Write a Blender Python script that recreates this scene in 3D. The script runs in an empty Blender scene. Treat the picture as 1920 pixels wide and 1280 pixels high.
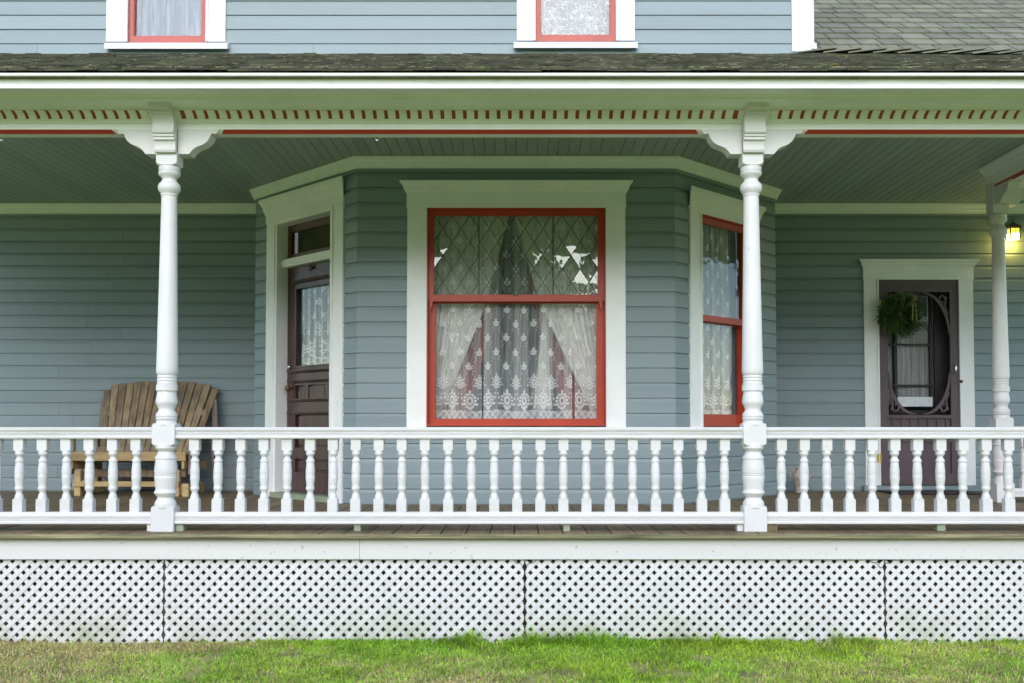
import bpy, math, random
import numpy as np
from mathutils import Vector, Matrix, noise as mnoise
random.seed(7); RNG = np.random.default_rng(7)
R = math.radians
S = bpy.context.scene
COL = S.collection

# ------------------------------------------------------------------ camera, light, exposure
CAMP = Vector((0.0, -6.06, 1.347)); FPX = 1800.0; CX = 978.0; CY = 736.0; PIT = R(1.875)
cam = bpy.data.cameras.new("camera"); camo = bpy.data.objects.new("camera", cam); COL.objects.link(camo)
camo.location = CAMP; camo.rotation_euler = (R(90) + PIT, 0, 0)
cam.sensor_width = 36; cam.lens = FPX / 1920 * 36
cam.shift_x = -(CX - 960) / 1920; cam.shift_y = (CY - 640) / 1920
cam.clip_start = 0.05; cam.clip_end = 600
S.camera = camo
SUN_EL, SUN_AZ = R(27), R(186)
w = bpy.data.worlds.new("World"); S.world = w; w.use_nodes = True
nt = w.node_tree; nt.nodes.clear()
sky = nt.nodes.new("ShaderNodeTexSky"); sky.sky_type = 'NISHITA'; sky.sun_disc = False
sky.sun_elevation = SUN_EL; sky.sun_rotation = SUN_AZ; sky.dust_density = 0.5; sky.air_density = 1.0; sky.ozone_density = 1.0
bg = nt.nodes.new("ShaderNodeBackground"); bg.inputs[1].default_value = 0.15
wo = nt.nodes.new("ShaderNodeOutputWorld")
nt.links.new(sky.outputs[0], bg.inputs[0]); nt.links.new(bg.outputs[0], wo.inputs[0])
sl = bpy.data.lights.new("sun", 'SUN'); sl.energy = 1.0; sl.angle = R(60); sl.color = (1.0, 0.92, 0.82)
so = bpy.data.objects.new("sun", sl); COL.objects.link(so)
so.rotation_euler = (R(90) - SUN_EL, 0, -(SUN_AZ - math.pi))
vs = S.view_settings; vs.view_transform = 'Standard'; vs.look = 'None'; vs.gamma = 1.0; vs.use_curve_mapping = False
vs.exposure = 1.5

# ------------------------------------------------------------------ survey helpers: photo pixel + known depth -> place
_c, _s = math.cos(PIT), math.sin(PIT)
def Zp(py, y):
    D = y - CAMP.y; t = (CY - py) / FPX
    return CAMP.z + D * (_s + t * _c) / (_c - t * _s)
def Xp(px, y, z):
    return (px - CX) / FPX * ((y - CAMP.y) * _c + (z - CAMP.z) * _s)
def at(px, py, y):
    z = Zp(py, y); return Xp(px, y, z), z

class Wall:                       # local frame: u along the wall (left to right as seen), v out of it, z up
    def __init__(s, p0, p1):
        s.o = Vector((p0[0], p0[1], 0)); d = Vector((p1[0]-p0[0], p1[1]-p0[1], 0)); s.L = d.length
        s.d = d.normalized(); s.n = Vector((s.d.y, -s.d.x, 0))
    def pt(s, u, v, z): return s.o + s.d*u + s.n*v + Vector((0, 0, z))
    def uz(s, px, py, v=0.0):
        t = (CY - py) / FPX
        r = Vector(((px - CX) / FPX, _c - t*_s, _s + t*_c))
        o = s.o + s.n*v
        k = (o - CAMP).dot(s.n) / r.dot(s.n)
        p = CAMP + r*k
        return (p - s.o).dot(s.d), p.z
    def u(s, px, py=795, v=0.0): return s.uz(px, py, v)[0]
    def z(s, px, py, v=0.0): return s.uz(px, py, v)[1]

# ------------------------------------------------------------------ mesh + object helpers
ORG = {}
class MB:
    def __init__(s): s.v = []; s.f = []
    def add(s, vs_, fs):
        b = len(s.v); s.v += [tuple(p) for p in vs_]; s.f += [tuple(b+i for i in f) for f in fs]; return s
    def box(s, x0, x1, y0, y1, z0, z1):
        P = [(x, y, z) for z in (z0, z1) for y in (y0, y1) for x in (x0, x1)]
        return s.add(P, [(0,2,3,1),(4,5,7,6),(0,1,5,4),(2,6,7,3),(0,4,6,2),(1,3,7,5)])
    def cbox(s, x0, x1, y0, y1, z0, z1, b=0.004):      # box with eased edges along its long axis
        L = (x1-x0, y1-y0, z1-z0); k = L.index(max(L)); b = min(b, min(L)*0.3)
        if k == 0: f = lambda a, p, q: (a, p, q); r = (y0, y1, z0, z1); e = (x0, x1)
        elif k == 1: f = lambda a, p, q: (q, a, p); r = (z0, z1, x0, x1); e = (y0, y1)
        else: f = lambda a, p, q: (p, q, a); r = (x0, x1, y0, y1); e = (z0, z1)
        p0, p1, q0, q1 = r
        o = [(p0+b,q0),(p1-b,q0),(p1,q0+b),(p1,q1-b),(p1-b,q1),(p0+b,q1),(p0,q1-b),(p0,q0+b)]
        return s.ext([f(e[0], *p) for p in o], [f(e[1], *p) for p in o])
    def ext(s, A, B):                                   # two matching loops -> closed solid
        n = len(A)
        return s.add(list(A)+list(B), [tuple(range(n-1, -1, -1)), tuple(range(n, 2*n))] + [(i, (i+1) % n, n+(i+1) % n, n+i) for i in range(n)])
    def wbox(s, W, u0, u1, v0, v1, z0, z1):
        o = [(v0, z0), (v1, z0), (v1, z1), (v0, z1)]
        return s.ext([W.pt(u0, v, z) for v, z in o], [W.pt(u1, v, z) for v, z in o])
    def wprof(s, W, u0, u1, prof, m0=0, m1=0):          # profile (v,z) run along the wall, ends mitred by m*v
        return s.ext([W.pt(u0 + m0*v, v, z) for v, z in prof], [W.pt(u1 + m1*v, v, z) for v, z in prof])
    def wext(s, W, shape, v0, v1):                      # outline (u,z) given thickness v0..v1
        return s.ext([W.pt(u, v0, z) for u, z in shape], [W.pt(u, v1, z) for u, z in shape])
    def lathe(s, prof, cx=0, cy=0, n=20, cap=True):     # prof [(z, r)]
        b = len(s.v); m = len(prof)
        for z, r in prof:
            for i in range(n):
                a = 2*math.pi*i/n; s.v.append((cx+r*math.cos(a), cy+r*math.sin(a), z))
        for j in range(m-1):
            for i in range(n):
                k = (i+1) % n
                s.f.append((b+j*n+i, b+j*n+k, b+(j+1)*n+k, b+(j+1)*n+i) if prof[1][0] >= prof[0][0] else (b+j*n+i, b+(j+1)*n+i, b+(j+1)*n+k, b+j*n+k))
        if cap:
            s.f.append(tuple(b+i for i in range(n))); s.f.append(tuple(b+(m-1)*n+i for i in range(n)))
        return s
    def tube(s, pts, r, n=6):
        pts = [Vector(p) for p in pts]; b = len(s.v)
        for j, p in enumerate(pts):
            t = (pts[min(j+1, len(pts)-1)] - pts[max(j-1, 0)]).normalized()
            a = t.orthogonal().normalized() if abs(t.z) > .9 else t.cross(Vector((0, 0, 1))).normalized()
            c = t.cross(a)
            rr = r[j] if isinstance(r, (list, tuple)) else r
            for i in range(n):
                q = 2*math.pi*i/n; s.v.append(tuple(p + a*(rr*math.cos(q)) + c*(rr*math.sin(q))))
        for j in range(len(pts)-1):
            for i in range(n):
                k = (i+1) % n; s.f.append((b+j*n+i, b+j*n+k, b+(j+1)*n+k, b+(j+1)*n+i))
        s.f.append(tuple(b+i for i in range(n))); s.f.append(tuple(b+(len(pts)-1)*n+i for i in range(n)))
        return s
    def build(s, name, m, parent=None, origin=None, smooth=False):
        V = np.array(s.v, dtype=float)
        o = Vector(origin) if origin is not None else Vector((V.min(0)+V.max(0))/2)
        me = bpy.data.meshes.new(name); me.from_pydata([tuple(p - np.array(o)) for p in V], [], s.f); me.update()
        fix_normals(me)
        me.materials.append(m)
        if smooth: shade(me, smooth)
        ob = bpy.data.objects.new(name, me); COL.objects.link(ob); ORG[ob.name] = o
        if parent is not None: ob.parent = parent; ob.location = o - ORG[parent.name]
        else: ob.location = o
        return ob
import bmesh
def fix_normals(me):
    bm = bmesh.new(); bm.from_mesh(me); bmesh.ops.recalc_face_normals(bm, faces=bm.faces); bm.to_mesh(me); bm.free()
def shade(me, ang=35):
    me.polygons.foreach_set("use_smooth", [True]*len(me.polygons))
    if ang is True: ang = 35
    try: me.set_sharp_from_angle(angle=R(ang))
    except Exception: pass
def inst(src, name, authored_loc, parent):              # same mesh data, another place
    ob = bpy.data.objects.new(name, src.data); COL.objects.link(ob); ob.parent = parent
    ob.location = Vector(authored_loc) - ORG[parent.name]; ORG[ob.name] = Vector(authored_loc); return ob
def thing(name, loc, label, cat, group=None, rz=0, local=False):
    o = bpy.data.objects.new(name, None); COL.objects.link(o); o.location = loc; o.rotation_euler = (0, 0, rz)
    o.empty_display_size = .1
    ORG[o.name] = Vector((0, 0, 0)) if local else Vector(loc)
    tag(o, label, cat, group); return o
def tag(o, label=None, cat=None, group=None, kind=None):
    if label: o['label'] = label
    if cat: o['category'] = cat
    if group: o['group'] = group
    if kind: o['kind'] = kind
    return o
def copy_tree(o, parent=None):
    c = o.copy(); COL.objects.link(c); c.parent = parent; ORG[c.name] = ORG[o.name]
    for ch in list(o.children): copy_tree(ch, c)
    return c

# ------------------------------------------------------------------ materials
def nodes(name):
    m = bpy.data.materials.new(name); m.use_nodes = True; t = m.node_tree; t.nodes.clear()
    out = t.nodes.new("ShaderNodeOutputMaterial"); return m, t, out
def N(t, k, **kw):
    n = t.nodes.new(k)
    for a, b in kw.items():
        if a.startswith('i_'):
            key = a[2:]; key = int(key) if key.isdigit() else key.replace('_', ' ')
            n.inputs[key].default_value = b
        else: setattr(n, a, b)
    return n
def rgba(c): return (c[0], c[1], c[2], 1)
def ramp(t, stops):
    r = t.nodes.new("ShaderNodeValToRGB"); e = r.color_ramp.elements
    e[0].position, e[0].color = stops[0][0], rgba(stops[0][1]) if len(stops[0][1]) > 1 else (stops[0][1][0],)*3+(1,)
    e[1].position, e[1].color = stops[1][0], rgba(stops[1][1]) if len(stops[1][1]) > 1 else (stops[1][1][0],)*3+(1,)
    for p, c in stops[2:]:
        x = e.new(p); x.color = rgba(c) if len(c) > 1 else (c[0],)*3+(1,)
    return r
def paint(name, col, rough=.5, stretch=(1, 1, 1), var=.08, dirt=None, dirt_amt=.3, dirt_scale=3.0, bump=.15, bscale=60, pos=None, specks=0.0, rand=0.0):
    m, t, out = nodes(name); L = t.links.new
    b = N(t, "ShaderNodeBsdfPrincipled", i_Roughness=rough)
    g = N(t, "ShaderNodeNewGeometry"); mp = N(t, "ShaderNodeMapping"); mp.inputs['Scale'].default_value = stretch
    L(g.outputs['Position'], mp.inputs[0])
    n1 = N(t, "ShaderNodeTexNoise", i_Scale=4.0, i_Detail=6.0, i_Roughness=.65); L(mp.outputs[0], n1.inputs['Vector'])
    d, l = [c*(1-var*1.6) for c in col], [min(1, c*(1+var)) for c in col]
    r1 = ramp(t, [(.3, d), (.7, l)]); L(n1.outputs[0], r1.inputs[0]); cur = r1.outputs[0]
    if rand:
        oi = N(t, "ShaderNodeObjectInfo"); mr = N(t, "ShaderNodeMapRange"); mr.inputs[3].default_value = 1-rand; mr.inputs[4].default_value = 1+rand
        L(oi.outputs['Random'], mr.inputs[0]); mm = N(t, "ShaderNodeVectorMath", operation='SCALE'); L(cur, mm.inputs[0]); L(mr.outputs[0], mm.inputs['Scale']); cur = mm.outputs[0]
    if dirt:
        n2 = N(t, "ShaderNodeTexNoise", i_Scale=dirt_scale, i_Detail=9.0, i_Roughness=.72); L(mp.outputs[0], n2.inputs['Vector'])
        r2 = ramp(t, [(.5, (0,)), (.78, (dirt_amt,))]); L(n2.outputs[0], r2.inputs[0])
        mx = N(t, "ShaderNodeMix", data_type='RGBA'); L(r2.outputs[0], mx.inputs[0]); L(cur, mx.inputs[6]); mx.inputs[7].default_value = rgba(dirt); cur = mx.outputs[2]
    if specks:
        n3 = N(t, "ShaderNodeTexNoise", i_Scale=38.0, i_Detail=2.0); L(g.outputs['Position'], n3.inputs['Vector'])
        r3 = ramp(t, [(.70, (0,)), (.74, (specks,))]); L(n3.outputs[0], r3.inputs[0])
        mx = N(t, "ShaderNodeMix", data_type='RGBA'); L(r3.outputs[0], mx.inputs[0]); L(cur, mx.inputs[6]); mx.inputs[7].default_value = (.10, .09, .07, 1); cur = mx.outputs[2]
    if pos: cur = pos(t, g, cur)
    L(cur, b.inputs['Base Color'])
    n4 = N(t, "ShaderNodeTexNoise", i_Scale=bscale, i_Detail=4.0); L(mp.outputs[0], n4.inputs['Vector'])
    bp = N(t, "ShaderNodeBump", i_Strength=bump, i_Distance=.004); L(n4.outputs[0], bp.inputs['Height']); L(bp.outputs[0], b.inputs['Normal'])
    L(b.outputs[0], out.inputs[0]); return m
def low_algae(top, colr, amt):
    def f(t, g, cur):
        L = t.links.new
        sx = N(t, "ShaderNodeSeparateXYZ"); L(g.outputs['Position'], sx.inputs[0])
        mr = N(t, "ShaderNodeMapRange"); mr.inputs[1].default_value = 0; mr.inputs[2].default_value = top; mr.inputs[3].default_value = 1; mr.inputs[4].default_value = 0
        L(sx.outputs[2], mr.inputs[0])
        n = N(t, "ShaderNodeTexNoise", i_Scale=3.5, i_Detail=8.0, i_Roughness=.7); L(g.outputs['Position'], n.inputs['Vector'])
        r = ramp(t, [(.42, (0,)), (.66, (1,))]); L(n.outputs[0], r.inputs[0])
        mu = N(t, "ShaderNodeMath", operation='MULTIPLY'); L(mr.outputs[0], mu.inputs[0]); L(r.outputs[0], mu.inputs[1])
        m2 = N(t, "ShaderNodeMath", operation='MULTIPLY'); L(mu.outputs[0], m2.inputs[0]); m2.inputs[1].default_value = amt
        mx = N(t, "ShaderNodeMix", data_type='RGBA'); L(m2.outputs[0], mx.inputs[0]); L(cur, mx.inputs[6]); mx.inputs[7].default_value = rgba(colr)
        return mx.outputs[2]
    return f
WHITE_SUN_DIMMED = (.655, .64, .64)  # posts, rails, lattice, fascia: white darkened to offset the direct sun
M = {}
M['white'] = paint('sun_dimmed_white_paint', WHITE_SUN_DIMMED, .42, (1, 1, 1), .03, dirt=(.5, .5, .42), dirt_amt=.25, dirt_scale=2.5, bump=.12, specks=.25)
M['trim'] = paint('shade_raised_white_paint', (.84, .84, .83), .45, (1, 1, 1), .03, dirt=(.45, .46, .38), dirt_amt=.18, dirt_scale=3, bump=.1)  # same white paint, kept lighter to offset the porch shade
M['rail'] = paint('rail_paint', (.655, .64, .64), .4, (.3, 3, 3), .03, dirt=(.36, .38, .26), dirt_amt=.5, dirt_scale=3.2, bump=.25)
M['lattice'] = paint('vinyl_lattice', (.66, .645, .65), .4, (1, 1, 1), .03, bump=.05, pos=low_algae(.27, (.26, .31, .13), .8), rand=.05)
M['fascia'] = paint('fascia_paint', (.66, .645, .64), .5, (.25, 1, 2), .03, dirt=(.5, .52, .45), dirt_amt=.35, dirt_scale=2.0, bump=.3, bscale=25, specks=.5)
SID = (.225, .285, .30)
M['siding'] = paint('siding_paint', SID, .5, (.12, .12, 1.6), .07, dirt=(.17, .20, .19), dirt_amt=.35, dirt_scale=4, bump=.35, bscale=45, rand=.055)
M['ceil'] = paint('ceiling_paint', (.34, .40, .38), .5, (1.6, .1, 1), .06, bump=.25, bscale=45, rand=.06)
M['red'] = paint('red_paint', (.45, .050, .020), .38, (1, 1, 1), .08, bump=.1)
M['redd'] = paint('red_band_paint', (.36, .06, .025), .5, (1, 1, 1), .08, bump=.1)
M['pink'] = paint('faded_red_paint', (.40, .07, .05), .45, (1, 1, 1), .08, bump=.1)
M['door'] = paint('dark_stained_wood', (.075, .038, .036), .3, (2, 2, .3), .35, bump=.4, bscale=40)
M['transom'] = paint('transom_wood', (.10, .038, .022), .4, (1, 1, 1), .2, bump=.2)
M['screen_door'] = paint('plum_brown_paint', (.105, .072, .078), .45, (2, 2, .4), .12, bump=.25)
M['deck'] = paint('deck_wood', (.185, .135, .07), .6, (9, .6, 1), .30, dirt=(.10, .075, .05), dirt_amt=.6, dirt_scale=1.2, bump=.6, bscale=22, rand=.16)
M['edge'] = paint('weathered_edge_wood', (.27, .24, .14), .75, (.5, 4, 12), .5, dirt=(.10, .12, .05), dirt_amt=.75, dirt_scale=2.4, bump=1.0, bscale=18, rand=.1)
M['block'] = paint('painted_block', (.27, .31, .21), .7, (1, 1, 1), .2, dirt=(.14, .16, .08), dirt_amt=.6, bump=.3)
M['chair'] = paint('weathered_cedar', (.30, .21, .12), .7, (3, 3, .35), .4, dirt=(.11, .09, .085), dirt_amt=1, dirt_scale=1.6, bump=.8, bscale=25, rand=.22)
M['chair2'] = paint('weathered_pine', (.46, .32, .14), .6, (.5, 3, 3), .25, dirt=(.20, .16, .10), dirt_amt=.5, dirt_scale=1.8, bump=.6, bscale=25, rand=.2)
M['chairgrey'] = paint('greyed_pine', (.25, .19, .18), .7, (3, 3, .4), .2, bump=.5, bscale=25)
M['brass'] = paint('tarnished_brass', (.65, .48, .10), .35, (1, 1, 1), .15)
for n_ in ('brass',): M[n_].node_tree.nodes['Principled BSDF'].inputs['Metallic'].default_value = .6
M['chrome'] = paint('polished_metal', (.6, .6, .62), .2); M['chrome'].node_tree.nodes['Principled BSDF'].inputs['Metallic'].default_value = 1
M['black'] = paint('black_metal', (.03, .028, .025), .5)
M['knob'] = paint('brown_knob', (.10, .045, .02), .25)
M['lead'] = paint('lead_came', (.03, .03, .028), .6)
M['foundation'] = paint('underfloor_timber', (.22, .18, .13), .9, (1, 1, 1), .3, bump=.5)
M['wire'] = paint('wire_mesh_metal', (.30, .27, .25), .6)
M['room'] = paint('room_plaster', (.24, .33, .38), .8, (1, 1, 1), .1)
M['shelf'] = paint('room_furniture', (.10, .06, .05), .6)
M['drape'] = paint('cream_drape', (.88, .88, .84), .9, (8, 8, .5), .15)
M['drape_edge'] = paint('rose_drape', (.40, .17, .17), .9, (8, 8, .5), .15)
M['doorcurtain'] = paint('door_curtain_cloth', (.88, .91, .93), .9, (14, 14, .4), .35)
M['plastic'] = paint('crinkled_sheer', (.09, .13, .16), .5, (3, 3, 3), .3, dirt=(.22, .26, .28), dirt_amt=1, dirt_scale=3.5, bump=1.0, bscale=9)
M['paper'] = paint('paper', (.75, .76, .74), .7); M['notice'] = paint('notice_green', (.08, .13, .10), .6)
M['plaque'] = paint('plaque_paint', (.62, .64, .66), .5, (1, 1, 1), .12, dirt=(.4, .42, .42), dirt_amt=.5, dirt_scale=6)
M['jug'] = paint('flaking_metal', (.48, .43, .38), .5, (1, 1, 1), .25, dirt=(.12, .06, .03), dirt_amt=1, dirt_scale=9, bump=.4)
M['mat'] = paint('rubber_mat', (.05, .035, .045), .9)
M['needle'] = paint('fir_needles', (.062, .125, .026), .6, (1, 1, 1), .5, rand=.1)
M['needle2'] = paint('pale_fir_tips', (.20, .34, .07), .6, (1, 1, 1), .3)
M['ribbon'] = paint('gold_ribbon', (.30, .26, .09), .35)
M['leaf'] = paint('yellow_leaf', (.65, .42, .06), .6)
M['shingle'] = paint('roof_shingle', (.185, .18, .125), .85, (1, 1, 1), .22, dirt=(.13, .14, .09), dirt_amt=.6, dirt_scale=2, bump=.6, bscale=120, rand=.16)
M['moss'] = paint('mossy_cedar_shingle', (.068, .068, .045), .9, (1, .3, 1), .45, dirt=(.10, .13, .045), dirt_amt=.9, dirt_scale=5, bump=1.0, bscale=30, rand=.35)
M['gutter'] = paint('gutter_paint', (.82, .82, .82), .4, (.3, 1, 1), .03, dirt=(.33, .38, .25), dirt_amt=.35, dirt_scale=5, bump=.1)

def glassmat(name, ior=1.7, tint=(1, 1, 1), rough=.0, wav=.35):
    m, t, out = nodes(name); L = t.links.new
    tr = N(t, "ShaderNodeBsdfTransparent"); tr.inputs[0].default_value = rgba(tint)
    gl = N(t, "ShaderNodeBsdfAnisotropic"); gl.inputs['Roughness'].default_value = rough
    gg = N(t, "ShaderNodeNewGeometry"); dt = N(t, "ShaderNodeVectorMath", operation='DOT_PRODUCT'); L(gg.outputs['Normal'], dt.inputs[0]); L(gg.outputs['Incoming'], dt.inputs[1])
    ab = N(t, "ShaderNodeMath", operation='ABSOLUTE'); L(dt.outputs['Value'], ab.inputs[0])
    om = N(t, "ShaderNodeMath", operation='SUBTRACT'); om.inputs[0].default_value = 1.0; L(ab.outputs[0], om.inputs[1])
    pw = N(t, "ShaderNodeMath", operation='POWER'); L(om.outputs[0], pw.inputs[0]); pw.inputs[1].default_value = 5.0
    f0 = ((ior-1)/(ior+1))**2
    fr = N(t, "ShaderNodeMath", operation='MULTIPLY_ADD'); L(pw.outputs[0], fr.inputs[0]); fr.inputs[1].default_value = 1-f0; fr.inputs[2].default_value = f0
    n = N(t, "ShaderNodeTexNoise", i_Scale=5.0, i_Detail=2.0); g = N(t, "ShaderNodeNewGeometry"); L(g.outputs['Position'], n.inputs['Vector'])
    bp = N(t, "ShaderNodeBump", i_Strength=wav, i_Distance=.01); L(n.outputs[0], bp.inputs['Height'])
    L(bp.outputs[0], gl.inputs['Normal'])
    mx = N(t, "ShaderNodeMixShader"); L(fr.outputs[0], mx.inputs[0]); L(tr.outputs[0], mx.inputs[1]); L(gl.outputs[0], mx.inputs[2])
    L(mx.outputs[0], out.inputs[0]); return m
M['glass'] = glassmat('window_glass', 1.48)
M['pane'] = glassmat('leaded_glass', 1.55, (.93, .96, .93), wav=.15)
M['darkglass'] = glassmat('dark_transom_glass', 1.6, (.70, .66, .58))
M['screen'] = glassmat('insect_screen', 1.1, (.86, .86, .86), .4)
def lacemat():
    m, t, out = nodes('lace_cloth'); L = t.links.new
    a = N(t, "ShaderNodeAttribute", attribute_name="lace")
    d = N(t, "ShaderNodeBsdfDiffuse"); d.inputs[0].default_value = (.93, .94, .93, 1)
    tl = N(t, "ShaderNodeBsdfTranslucent"); tl.inputs[0].default_value = (.7, .7, .7, 1)
    ms = N(t, "ShaderNodeMixShader"); ms.inputs[0].default_value = .25; L(d.outputs[0], ms.inputs[1]); L(tl.outputs[0], ms.inputs[2])
    tr = N(t, "ShaderNodeBsdfTransparent")
    mx = N(t, "ShaderNodeMixShader"); L(a.outputs['Fac'], mx.inputs[0]); L(tr.outputs[0], mx.inputs[1]); L(ms.outputs[0], mx.inputs[2])
    L(mx.outputs[0], out.inputs[0]); return m
M['lace'] = lacemat()
def emit(name, col, st):
    m, t, out = nodes(name); e = N(t, "ShaderNodeEmission"); e.inputs[0].default_value = rgba(col); e.inputs[1].default_value = st
    t.links.new(e.outputs[0], out.inputs[0]); return m
M['lamp_glass'] = emit('lit_amber_glass', (1, .62, .05), 1.0)
M['lamp_hot'] = emit('lit_lantern_glass', (1, .85, .25), 5.0)

# ------------------------------------------------------------------ key depths and places
DECK = .68
YW, YB, YU = 3.68, 1.96, 2.19; YS = 3.07         # back wall, bay front, upper wall
EXP = .126                            # siding exposure
ZC = 3.585                            # porch ceiling
xl1 = Xp(670, YB, 1.4); xr1 = Xp(1265, YB, 1.4); xl2 = Xp(480, YS, 1.4); xr2 = Xp(1453, YS, 1.4)
WB = Wall((-6.6, YW), (6.6, YW)); WF = Wall((xl1, YB), (xr1, YB)); WL = Wall((xl2, YS), (xl1, YB)); WR = Wall((xr1, YB), (xr2, YS)); WLr = Wall((xl2, YW), (xl2, YS)); WRr = Wall((xr2, YS), (xr2, YW)); WU = Wall((-6.6, YU), (Xp(1526, YU, 4.6), YU))
XE = 6.5

# ================================================================== GROUND
def lawn_mat():
    m, t, out = nodes('lawn_soil'); L = t.links.new
    b = N(t, "ShaderNodeBsdfPrincipled", i_Roughness=.9); g = N(t, "ShaderNodeNewGeometry")
    n1 = N(t, "ShaderNodeTexNoise", i_Scale=1.3, i_Detail=8.0, i_Roughness=.7); L(g.outputs['Position'], n1.inputs['Vector'])
    r = ramp(t, [(.3, (.25, .38, .055)), (.55, (.31, .44, .06)), (.8, (.42, .46, .11))]); L(n1.outputs[0], r.inputs[0])
    n2 = N(t, "ShaderNodeTexNoise", i_Scale=90.0, i_Detail=4.0); L(g.outputs['Position'], n2.inputs['Vector'])
    r2 = ramp(t, [(.3, (.45,)), (.7, (1.1,))]); L(n2.outputs[0], r2.inputs[0])
    mu = N(t, "ShaderNodeMix", data_type='RGBA', blend_type='MULTIPLY'); mu.inputs[0].default_value = .5; L(r.outputs[0], mu.inputs[6]); L(r2.outputs[0], mu.inputs[7])
    L(mu.outputs[2], b.inputs['Base Color'])
    bp = N(t, "ShaderNodeBump", i_Strength=.8, i_Distance=.02); L(n2.outputs[0], bp.inputs['Height']); L(bp.outputs[0], b.inputs['Normal'])
    L(b.outputs[0], out.inputs[0]); return m
gv, gf = [], []
xs = sorted(set([-150, -60, -25, -12] + [round(-7 + .25*i, 3) for i in range(57)] + [12, 25, 60, 150]))
ys = sorted(set([-150, -60, -30, -15, -8] + [round(-4 + .2*i, 3) for i in range(20)] + [0.0, .4, 4, 12, 40, 120]))
def gz(x, y):
    if y > -.03: return -.02
    return .012*mnoise.noise(Vector((x*1.1, y*1.3, 0)))*min(1, max(0, (-y-.1)*3)) - .004*min(1, -y)
for y in ys:
    for x in xs: gv.append((x, y, gz(x, y)))
nx = len(xs)
for j in range(len(ys)-1):
    for i in range(nx-1): gf.append((j*nx+i, j*nx+i+1, (j+1)*nx+i+1, (j+1)*nx+i))
mb = MB(); mb.v = gv; mb.f = gf
gr = mb.build('ground', lawn_mat(), None, origin=(0, 0, 0), smooth=90); tag(gr, kind='structure')
mb = MB().box(-6.5, 6.5, -.02, 3.6, -.015, .01)
near = MB(); NXs = [-6.5+.13*i for i in range(101)]; NYs = [-3.0+.1*i for i in range(31)]
near.v = [(x, y, gz(x, y)+.004) for y in NYs for x in NXs]; near.f = [(j*101+i, j*101+i+1, (j+1)*101+i+1, (j+1)*101+i) for j in range(30) for i in range(100)]
tt = near.build('thatch', paint('thatch_soil', (.27, .27, .08), .95, var=.5, dirt=(.10, .065, .035), dirt_amt=.9, dirt_scale=3, bump=1, bscale=60), None, smooth=90); tag(tt, kind='structure')
so_ = mb.build('soil', paint('bare_soil', (.30, .25, .18), .95, var=.3, bump=1, bscale=20), None); tag(so_, kind='structure')

# ================================================================== HOUSE
house = thing('house', (0, YW, 0), 'grey blue clapboard house with white trim, red window sashes and a projecting bay', 'house')
COVE = [(0, 0), (.0175, .001), (.0165, .096), (.0155, .100), (.0125, .105), (.0098, .112), (.0085, .1222), (0, .1222)]
def clad(W, z0, z1, openings, u0=0, u1=None, phase=.687, m0=0, m1=0):
    u1 = W.L if u1 is None else u1
    # sheathing behind
    segs_z = sorted(set([z0, z1] + [o[2] for o in openings] + [o[3] for o in openings]))
    segs_z = [z for z in segs_z if z0 <= z <= z1]
    def spans(a, b):
        s = [(u0, u1)]
        for ou0, ou1, oz0, oz1 in openings:
            if oz0 < b - .002 and oz1 > a + .002:
                n = []
                for p, q in s:
                    if ou1 <= p or ou0 >= q: n.append((p, q)); continue
                    if ou0 > p + .01: n.append((p, ou0))
                    if ou1 < q - .01: n.append((ou1, q))
                s = n
        return s
    mb = MB()
    for a, b in zip(segs_z, segs_z[1:]):
        for p, q in spans(a, b): mb.wbox(W, p, q, -.10, -.001, a, b)
    mb.build('wall', M['foundation'], house)
    k = math.floor((z0 - phase)/EXP + .0001)
    while True:
        a = phase + k*EXP; k += 1
        if a >= z1: break
        if a + EXP <= z0 + .001: continue
        for p, q in spans(a, a + EXP):
            top = min(1.0, (z1 - a)/.1222); bot = max(0, z0 - a)
            pr = [(v, max(a + min(z*1.0, top*.1222), a + bot)) for v, z in COVE]
            j = random.uniform(-.0012, .0012)
            pr = [(v + (j if v > .001 else 0), z) for v, z in pr]
            mm0 = m0 if p <= u0 + 1e-6 else 0; mm1 = m1 if q >= u1 - 1e-6 else 0
            # long courses are made of several lengths with butt joints
            L_ = q - p; cuts = [p]
            if L_ > 3.2:
                x = p + random.uniform(1.4, 2.6)
                while x < q - 1.0: cuts.append(x); x += random.uniform(2.2, 3.4)
            cuts.append(q)
            for ci in range(len(cuts)-1):
                c0, c1 = cuts[ci] + (.0012 if ci else 0), cuts[ci+1] - (.0012 if ci < len(cuts)-2 else 0)
                MB().wprof(W, c0, c1, pr, mm0 if ci == 0 else 0, mm1 if ci == len(cuts)-2 else 0).build('clapboard', M['siding'], house)

# --- openings (measured)
fo = [WF.u(800), WF.u(1136), WF.z(966, 797), WF.z(966, 392)]                 # bay front window
lo = [WL.u(513.7, 795, .03), WL.u(621, 795, .03), DECK, WL.z(575, 395)]         # bay side door
ro = [WR.u(1317, 795, .03), WR.t if False else WR.u(1406, 795, .03), WR.z(1360, 798), WR.z(1360, 413)]
so2 = [WB.u(1648), WB.u(1798), DECK + .055, WB.z(1722, 526)]                 # screen door
lo[3] = WL.z(621, 389, .03)
ro[3] = WR.z(1317, 402, .03)
a60 = math.atan2(abs(WL.d.y), WL.d.x); mit = math.tan(a60/2)
clad(WB, .6, 3.62, [(6.6+xl2+.02, 6.6+xr2-.02, 0, 9), tuple(so2)])
clad(WF, .6, 3.62, [tuple(fo)], m0=-mit, m1=mit)
mi2 = math.tan((math.pi/2-a60)/2)
clad(WLr, .6, 3.62, [], m1=mi2); clad(WRr, .6, 3.62, [], m0=-mi2)
clad(WL, .6, 3.62, [tuple(lo)], m0=-mi2, m1=mit)
clad(WR, .6, 3.62, [tuple(ro)], m0=-mit, m1=mi2)
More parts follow.
